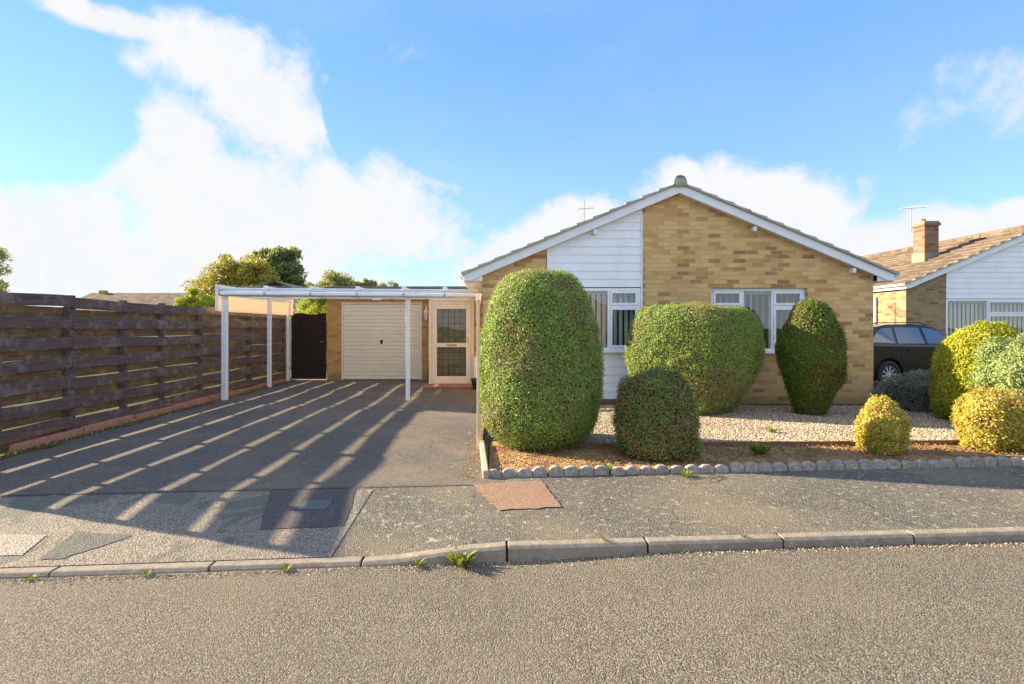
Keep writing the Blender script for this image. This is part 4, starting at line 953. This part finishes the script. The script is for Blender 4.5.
# ------------------------------------------------------------------ car
car = thing('parked_car', 'black estate car parked beside the neighbouring bungalow behind the yellow conifer', 'car', (7.66, 12.24, 0))
BX0, BX1 = -.05, 4.75
def arch(cx_, r, n=12): return [(cx_+r*math.cos(math.pi*(1-i/n)), .31+r*math.sin(math.pi*(1-i/n))) for i in range(n+1)]
side = [(0.02, .32), (0.18, .24)]+[(.95-.36, .24)]+arch(.95, .365)+[(.95+.36, .24), (3.65-.36, .24)]+arch(3.65, .365)+[(3.65+.36, .24), (4.6, .26), (4.72, .4), (4.7, .62), (4.55, .78), (3.6, .96), (3.3, .985), (1.5, 1.0), (.35, 1.03), (.06, 1.0), (.0, .75)]
mb = MB(); Y = [-.90, -.885, -.80, 0, .80, .885, .90]
body = MB().prism(side, 'y', -.90, .90).build('body', M['carblack'], car, bevel=.045, local=True)
for p in body.data.polygons: p.use_smooth = False
# greenhouse
belt = [(.12, 1.0), (3.35, .97)]; 
def gh(t, s_):   # t along roof profile -> (x, z, half width)
    return None
roofp = [(.22, 1.0, .80), (.66, 1.28, .70), (.88, 1.405, .63), (1.2, 1.455, .60), (1.8, 1.47, .60), (2.35, 1.44, .60), (2.62, 1.37, .62), (3.35, .98, .76)]
vs = []; fs = []
for (x, z, w) in roofp: vs += [(x, -w, z), (x, w, z)]
nr = len(roofp); bs = len(vs)
# sides: polygon belt line; upper edge verts follow the roof profile
for i in range(nr-1): fs.append((i*2, i*2+2, i*2+3, i*2+1))
mbg = MB(); mbg.add(vs, fs)
for s_ in (-1, 1):
    low = [(x, s_*.825 if 0 < i < nr-1 else s_*w, 0.985) for i, (x, z, w) in enumerate(roofp)]
    up = [(x, s_*w, z) for (x, z, w) in roofp]
    for i in range(nr-1): mbg.add([low[i], low[i+1], up[i+1], up[i]], [(0, 1, 2, 3)])
mbg.build('cabin', M['carblack'], car, smooth=False, local=True)
def sidept(x, z, s_):
    # width of cabin side at (x,z)
    xs_ = [r[0] for r in roofp]; zt = np.interp(x, xs_, [r[1] for r in roofp]); wt = np.interp(x, xs_, [r[2] for r in roofp])
    t = (z-.985)/max(zt-.985, .02); return (x, s_*(.825+(wt-.825)*min(t, 1)+.006), z)
for s_ in (-1, 1):
    for nm, poly in (('quarter_window', [(.58, 1.06), (1.22, 1.03), (1.30, 1.385), (1.0, 1.37), (.80, 1.27)]), ('door_window', [(1.30, 1.03), (2.06, 1.02), (2.08, 1.39), (1.37, 1.39)]), ('door_window', [(2.15, 1.02), (3.05, 1.005), (2.55, 1.33), (2.17, 1.385)])):
        n = len(poly); MB().add([sidept(x, z, s_) for x, z in poly], [tuple(range(n))]).build(nm, M['carglass'], car, local=True)
    MB().tube([(.75, s_*.60, 1.455), (.9, s_*.60, 1.495), (2.2, s_*.59, 1.50), (2.35, s_*.59, 1.455)], .013, 6).build('roof_rail', M['black'], car, local=True)
    for x in (1.55, 2.55):
        h = MB().box(x-.1, x+.1, s_*.925-.012, s_*.925+.012, .86, .885).build('door_handle', M['carblack'], car, local=True, bevel=.006)
    sm = MB()
    for x, za, zb in ((1.28, .40, .98), (2.12, .30, .98), (3.15, .35, .97)): sm.box(x-.004, x+.004, s_*.9005-.002, s_*.9005+.002, za, zb-.05)
    sm.build('door_seam', M['seam'], car, local=True)
    MB().box(.02, .40, s_*.885-.02, s_*.885+.02, .80, .93).build('tail_light', M['taillight'], car, local=True, bevel=.02)
    MB().box(4.25, 4.6, s_*.80-.09, s_*.80+.09, .62, .74).build('headlight', M['chrome'], car, local=True, bevel=.02)
    MB().box(2.95, 3.1, s_*.86, s_*1.0, 1.0, 1.12).build('wing_mirror', M['carblack'], car, local=True, bevel=.02)
MB().add([(.16, -.70, 1.06), (.16, .70, 1.06), (.40, .64, 1.27), (.40, -.64, 1.27)], [(0, 1, 2, 3)]).build('rear_window', M['carglass'], car, local=True, tf=lambda v: (v.x-.012, v.y, v.z+.008))
MB().add([(3.25, -.70, 1.04), (3.25, .70, 1.04), (2.70, .60, 1.34), (2.70, -.60, 1.34)], [(0, 1, 2, 3)]).build('windscreen', M['carglass'], car, local=True, tf=lambda v: (v.x+.012, v.y, v.z+.008))
for x in (.95, 3.65):
    for s_ in (-1, 1):
        yw = s_*.80; t = MB(); pr = [(.205, -.10), (.30, -.105), (.325, -.08), (.325, .08), (.30, .105), (.205, .10)]
        def ring(prof, n=36, y0=yw, cx_=x):
            m_ = MB(); vs = []; fs = []; k_ = len(prof)
            for i in range(n):
                a = 2*math.pi*i/n
                for (r, yy) in prof: vs.append((cx_+r*math.cos(a), y0+yy, .325+r*math.sin(a)))
            for i in range(n):
                for j in range(k_): fs.append((i*k_+j, i*k_+(j+1) % k_, ((i+1) % n)*k_+(j+1) % k_, ((i+1) % n)*k_+j))
            return m_.add(vs, fs)
        wh = ring(pr).build('wheel', M['tyre'], car, local=True, smooth=True)
        rim = ring([(.20, -.10), (.215, -.10), (.215, .09), (.20, .09)]); yo_ = yw+s_*.085
        for k in range(10):
            a = 2*math.pi*k/10+.1; ca, sa = math.cos(a), math.sin(a); w_ = .014
            rim.add([(x+ca*.03-sa*w_, yo_, .325+sa*.03+ca*w_), (x+ca*.205-sa*w_*1.3, yo_, .325+sa*.205+ca*w_*1.3), (x+ca*.205+sa*w_*1.3, yo_, .325+sa*.205-ca*w_*1.3), (x+ca*.03+sa*w_, yo_, .325+sa*.03-ca*w_),
                     (x+ca*.03-sa*w_, yo_-s_*.03, .325+sa*.03+ca*w_), (x+ca*.205-sa*w_*1.3, yo_-s_*.03, .325+sa*.205+ca*w_*1.3), (x+ca*.205+sa*w_*1.3, yo_-s_*.03, .325+sa*.205-ca*w_*1.3), (x+ca*.03+sa*w_, yo_-s_*.03, .325+sa*.03-ca*w_)],
                    [(0, 1, 2, 3), (7, 6, 5, 4), (0, 4, 5, 1), (1, 5, 6, 2), (2, 6, 7, 3), (3, 7, 4, 0)])
        rim.tube([(x, yo_-s_*.05, .325), (x, yo_+s_*.004, .325)], .045, 14); rim.build('rim', M['alloy'], wh, local=True)
        ring([(.02, -.02), (.21, -.02), (.21, .02), (.02, .02)], y0=yw).build('brake_disc', M['black'], wh, local=True)
car.rotation_euler = (0, 0, R(13))

# ------------------------------------------------------------------ opposite bungalow (seen only in the window reflections)
op = thing('brick_bungalow', 'buff brick bungalow across the street behind the viewer', 'house', (4, -15, 0))
MB().box(0.5, 8, -24, -15, -.1, 2.4).prism([(.5, 2.4), (8, 2.4), (4.25, 4.0)], 'y', -15.2, -15).build('wall', M['brick'], op)
MB().prism([(.1, 2.25), (4.25, 4.1), (8.4, 2.25), (8.4, 2.4), (4.25, 4.25), (.1, 2.4)], 'y', -24.4, -14.7).build('roof', M['tilebrown'], op)
MB().prism([(.1, 2.2), (4.25, 4.05), (8.4, 2.2), (8.4, 2.4), (4.25, 4.25), (.1, 2.4)], 'y', -14.7, -14.67).build('bargeboard', M['whitewood'], op)
MB().box(2, 3.8, -15, -14.96, 1, 2.1).build('window', M['carglass'], op)

# ------------------------------------------------------------------ sky, sun
SUN_EL = 21.8; SUN_AZ = -16.0         # light travels towards +X, slightly towards the camera
w = bpy.data.worlds.new('World'); sc.world = w; w.use_nodes = True; g = G('', w.node_tree)
dx, dy = math.cos(R(SUN_AZ)), math.sin(R(SUN_AZ)); sx, sy = -dx, -dy
sky = g.n('ShaderNodeTexSky', {'sky_type': 'NISHITA', 'sun_disc': False, 'sun_elevation': R(SUN_EL), 'sun_rotation': math.atan2(sx, sy), 'air_density': 1.0, 'dust_density': .1, 'ozone_density': 1.5})
vec = g.n('ShaderNodeTexCoord').outputs['Generated']; sp = g.n('ShaderNodeSeparateXYZ', Vector=vec)
az = g.m2('MULTIPLY', g.m2('ARCTAN2', sp.outputs[0], sp.outputs[1]), 57.2958); el = g.m2('MULTIPLY', g.m2('ARCSINE', sp.outputs[2]), 57.2958)
BL = [(-33.6, 3.4, 27.2, 6.5), (-27.0, 12.3, 9.6, 6.6), (-16.0, 10.8, 15.0, 6.8), (-40.6, 7.2, 7.6, 4.8), (-28.0, 24.0, 7.6, 3.6), (-23.9, 20.9, 6.9, 6.2), (-35.8, 25.4, 5.4, 1.2), (-30.8, 18.0, 4.1, 3.9),
      (20.6, 14.1, 5.8, 2.9), (27.0, 10.9, 9.6, 3.8), (9.3, 11.0, 6.4, 2.9), (0.6, 6.3, 6.6, 4.4), (16.6, 9.1, 18.2, 4.1), (37.9, 7.5, 11.7, 2.6), (44.7, 8.2, 3.9, 1.7)]
WI = [(-11.4, 28.2, 4.2, 1.8), (41.5, 19.7, 2.6, 2.0), (39.9, 17.4, 2.2, 2.2), (44.6, 17.8, 2.2, 3.0)]
def blobs(L):
    f = None
    for (a, e, ra, re) in L:
        u = g.m2('DIVIDE', g.m2('SUBTRACT', az, a), ra); v = g.m2('DIVIDE', g.m2('SUBTRACT', el, e), re)
        q = g.m2('SUBTRACT', 1.0, g.m2('ADD', g.m2('MULTIPLY', u, u), g.m2('MULTIPLY', v, v)))
        f = q if f is None else g.m2('SMOOTH_MAX', f, q, .3)
    return f
n1 = g.noise(vec, 5.5, 10, .58, .3); n2 = g.noise(vec, 13, 8, .62, .4)
nn = g.m2('ADD', g.m2('MULTIPLY', g.m2('SUBTRACT', n1, .5), 3.0), g.m2('MULTIPLY', g.m2('SUBTRACT', n2, .5), 2.4))
hole = g.m2('MULTIPLY', g.m2('MAXIMUM', blobs([(-41.5, 18.0, 7.5, 6.5), (-3.0, 21.0, 9.0, 6.0), (-15.5, 21.5, 3.0, 4.5)]), 0.0), 2.2)
main_c = g.maprange(g.m2('SUBTRACT', g.m2('ADD', g.m2('MAXIMUM', blobs(BL), -2.0), nn), hole), -.40, .65)
wisp = g.m2('MULTIPLY', g.maprange(g.m2('ADD', g.m2('MAXIMUM', blobs(WI), -2.0), g.m2('MULTIPLY', nn, 2.6)), .1, 3.2), .85)
behind = g.m2('MULTIPLY', g.maprange(g.noise(vec, 2.2, 9, .55), .46, .58), g.maprange(g.m2('ABSOLUTE', az), 55, 70))  # unseen clouds behind the camera, added to raise the fill light
hz = g.m2('MULTIPLY', g.maprange(g.m2('SUBTRACT', el, g.m2('MULTIPLY', n1, 5.0)), 6.0, -2.0), .75)
veil = g.m2('MULTIPLY', g.maprange(g.noise(g.scalev(vec, (1, 1, 2.5)), 2.0, 7, .6), .4, .75), .12)
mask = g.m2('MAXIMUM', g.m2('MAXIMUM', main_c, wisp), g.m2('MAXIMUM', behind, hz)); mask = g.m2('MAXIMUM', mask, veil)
shade = g.maprange(g.m2('ADD', n2, g.m2('MULTIPLY', n1, .8)), .7, 1.15)
FILL_CB = 4.1
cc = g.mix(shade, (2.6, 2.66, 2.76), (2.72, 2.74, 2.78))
cc = g.mix(g.maprange(g.m2('ABSOLUTE', az), 55, 80), cc, (FILL_CB*1.0, FILL_CB*1.02, FILL_CB*1.06))  # out-of-view clouds made brighter as added fill for the house fronts
skyc = g.mix(1.0, sky.outputs[0], (.64, .80, 1.2), 'MULTIPLY')
skyc = g.mix(.62, skyc, g.mix(g.maprange(el, 2.0, 34.0), (1.3, 2.05, 2.95), (.58, 1.42, 2.85)))
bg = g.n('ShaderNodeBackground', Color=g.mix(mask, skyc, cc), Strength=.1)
g.n('ShaderNodeOutputWorld', Surface=bg.outputs[0])
sun = bpy.data.lights.new('sun', 'SUN'); sun.energy = 5.0; sun.angle = R(.5); sun.color = (1.0, .83, .58)
so = bpy.data.objects.new('sun', sun); COL.objects.link(so)
d = Vector((dx*math.cos(R(SUN_EL)), dy*math.cos(R(SUN_EL)), -math.sin(R(SUN_EL)))); so.rotation_euler = d.to_track_quat('-Z', 'Y').to_euler(); so.location = (-20, 4, 10)

cam = bpy.data.cameras.new('camera'); co = bpy.data.objects.new('camera', cam); COL.objects.link(co); sc.camera = co
co.location = (0, 0, 1.4); co.rotation_euler = (R(90), 0, 0); cam.sensor_width = 36; cam.lens = 36*520/1024
cam.shift_x = 17/1024; cam.shift_y = -15/1024; cam.clip_end = 1000; cam.clip_start = .05
vs_ = sc.view_settings; vs_.view_transform = 'Standard'; vs_.look = 'None'; vs_.gamma = 1; vs_.exposure = 1.82; vs_.use_curve_mapping = False
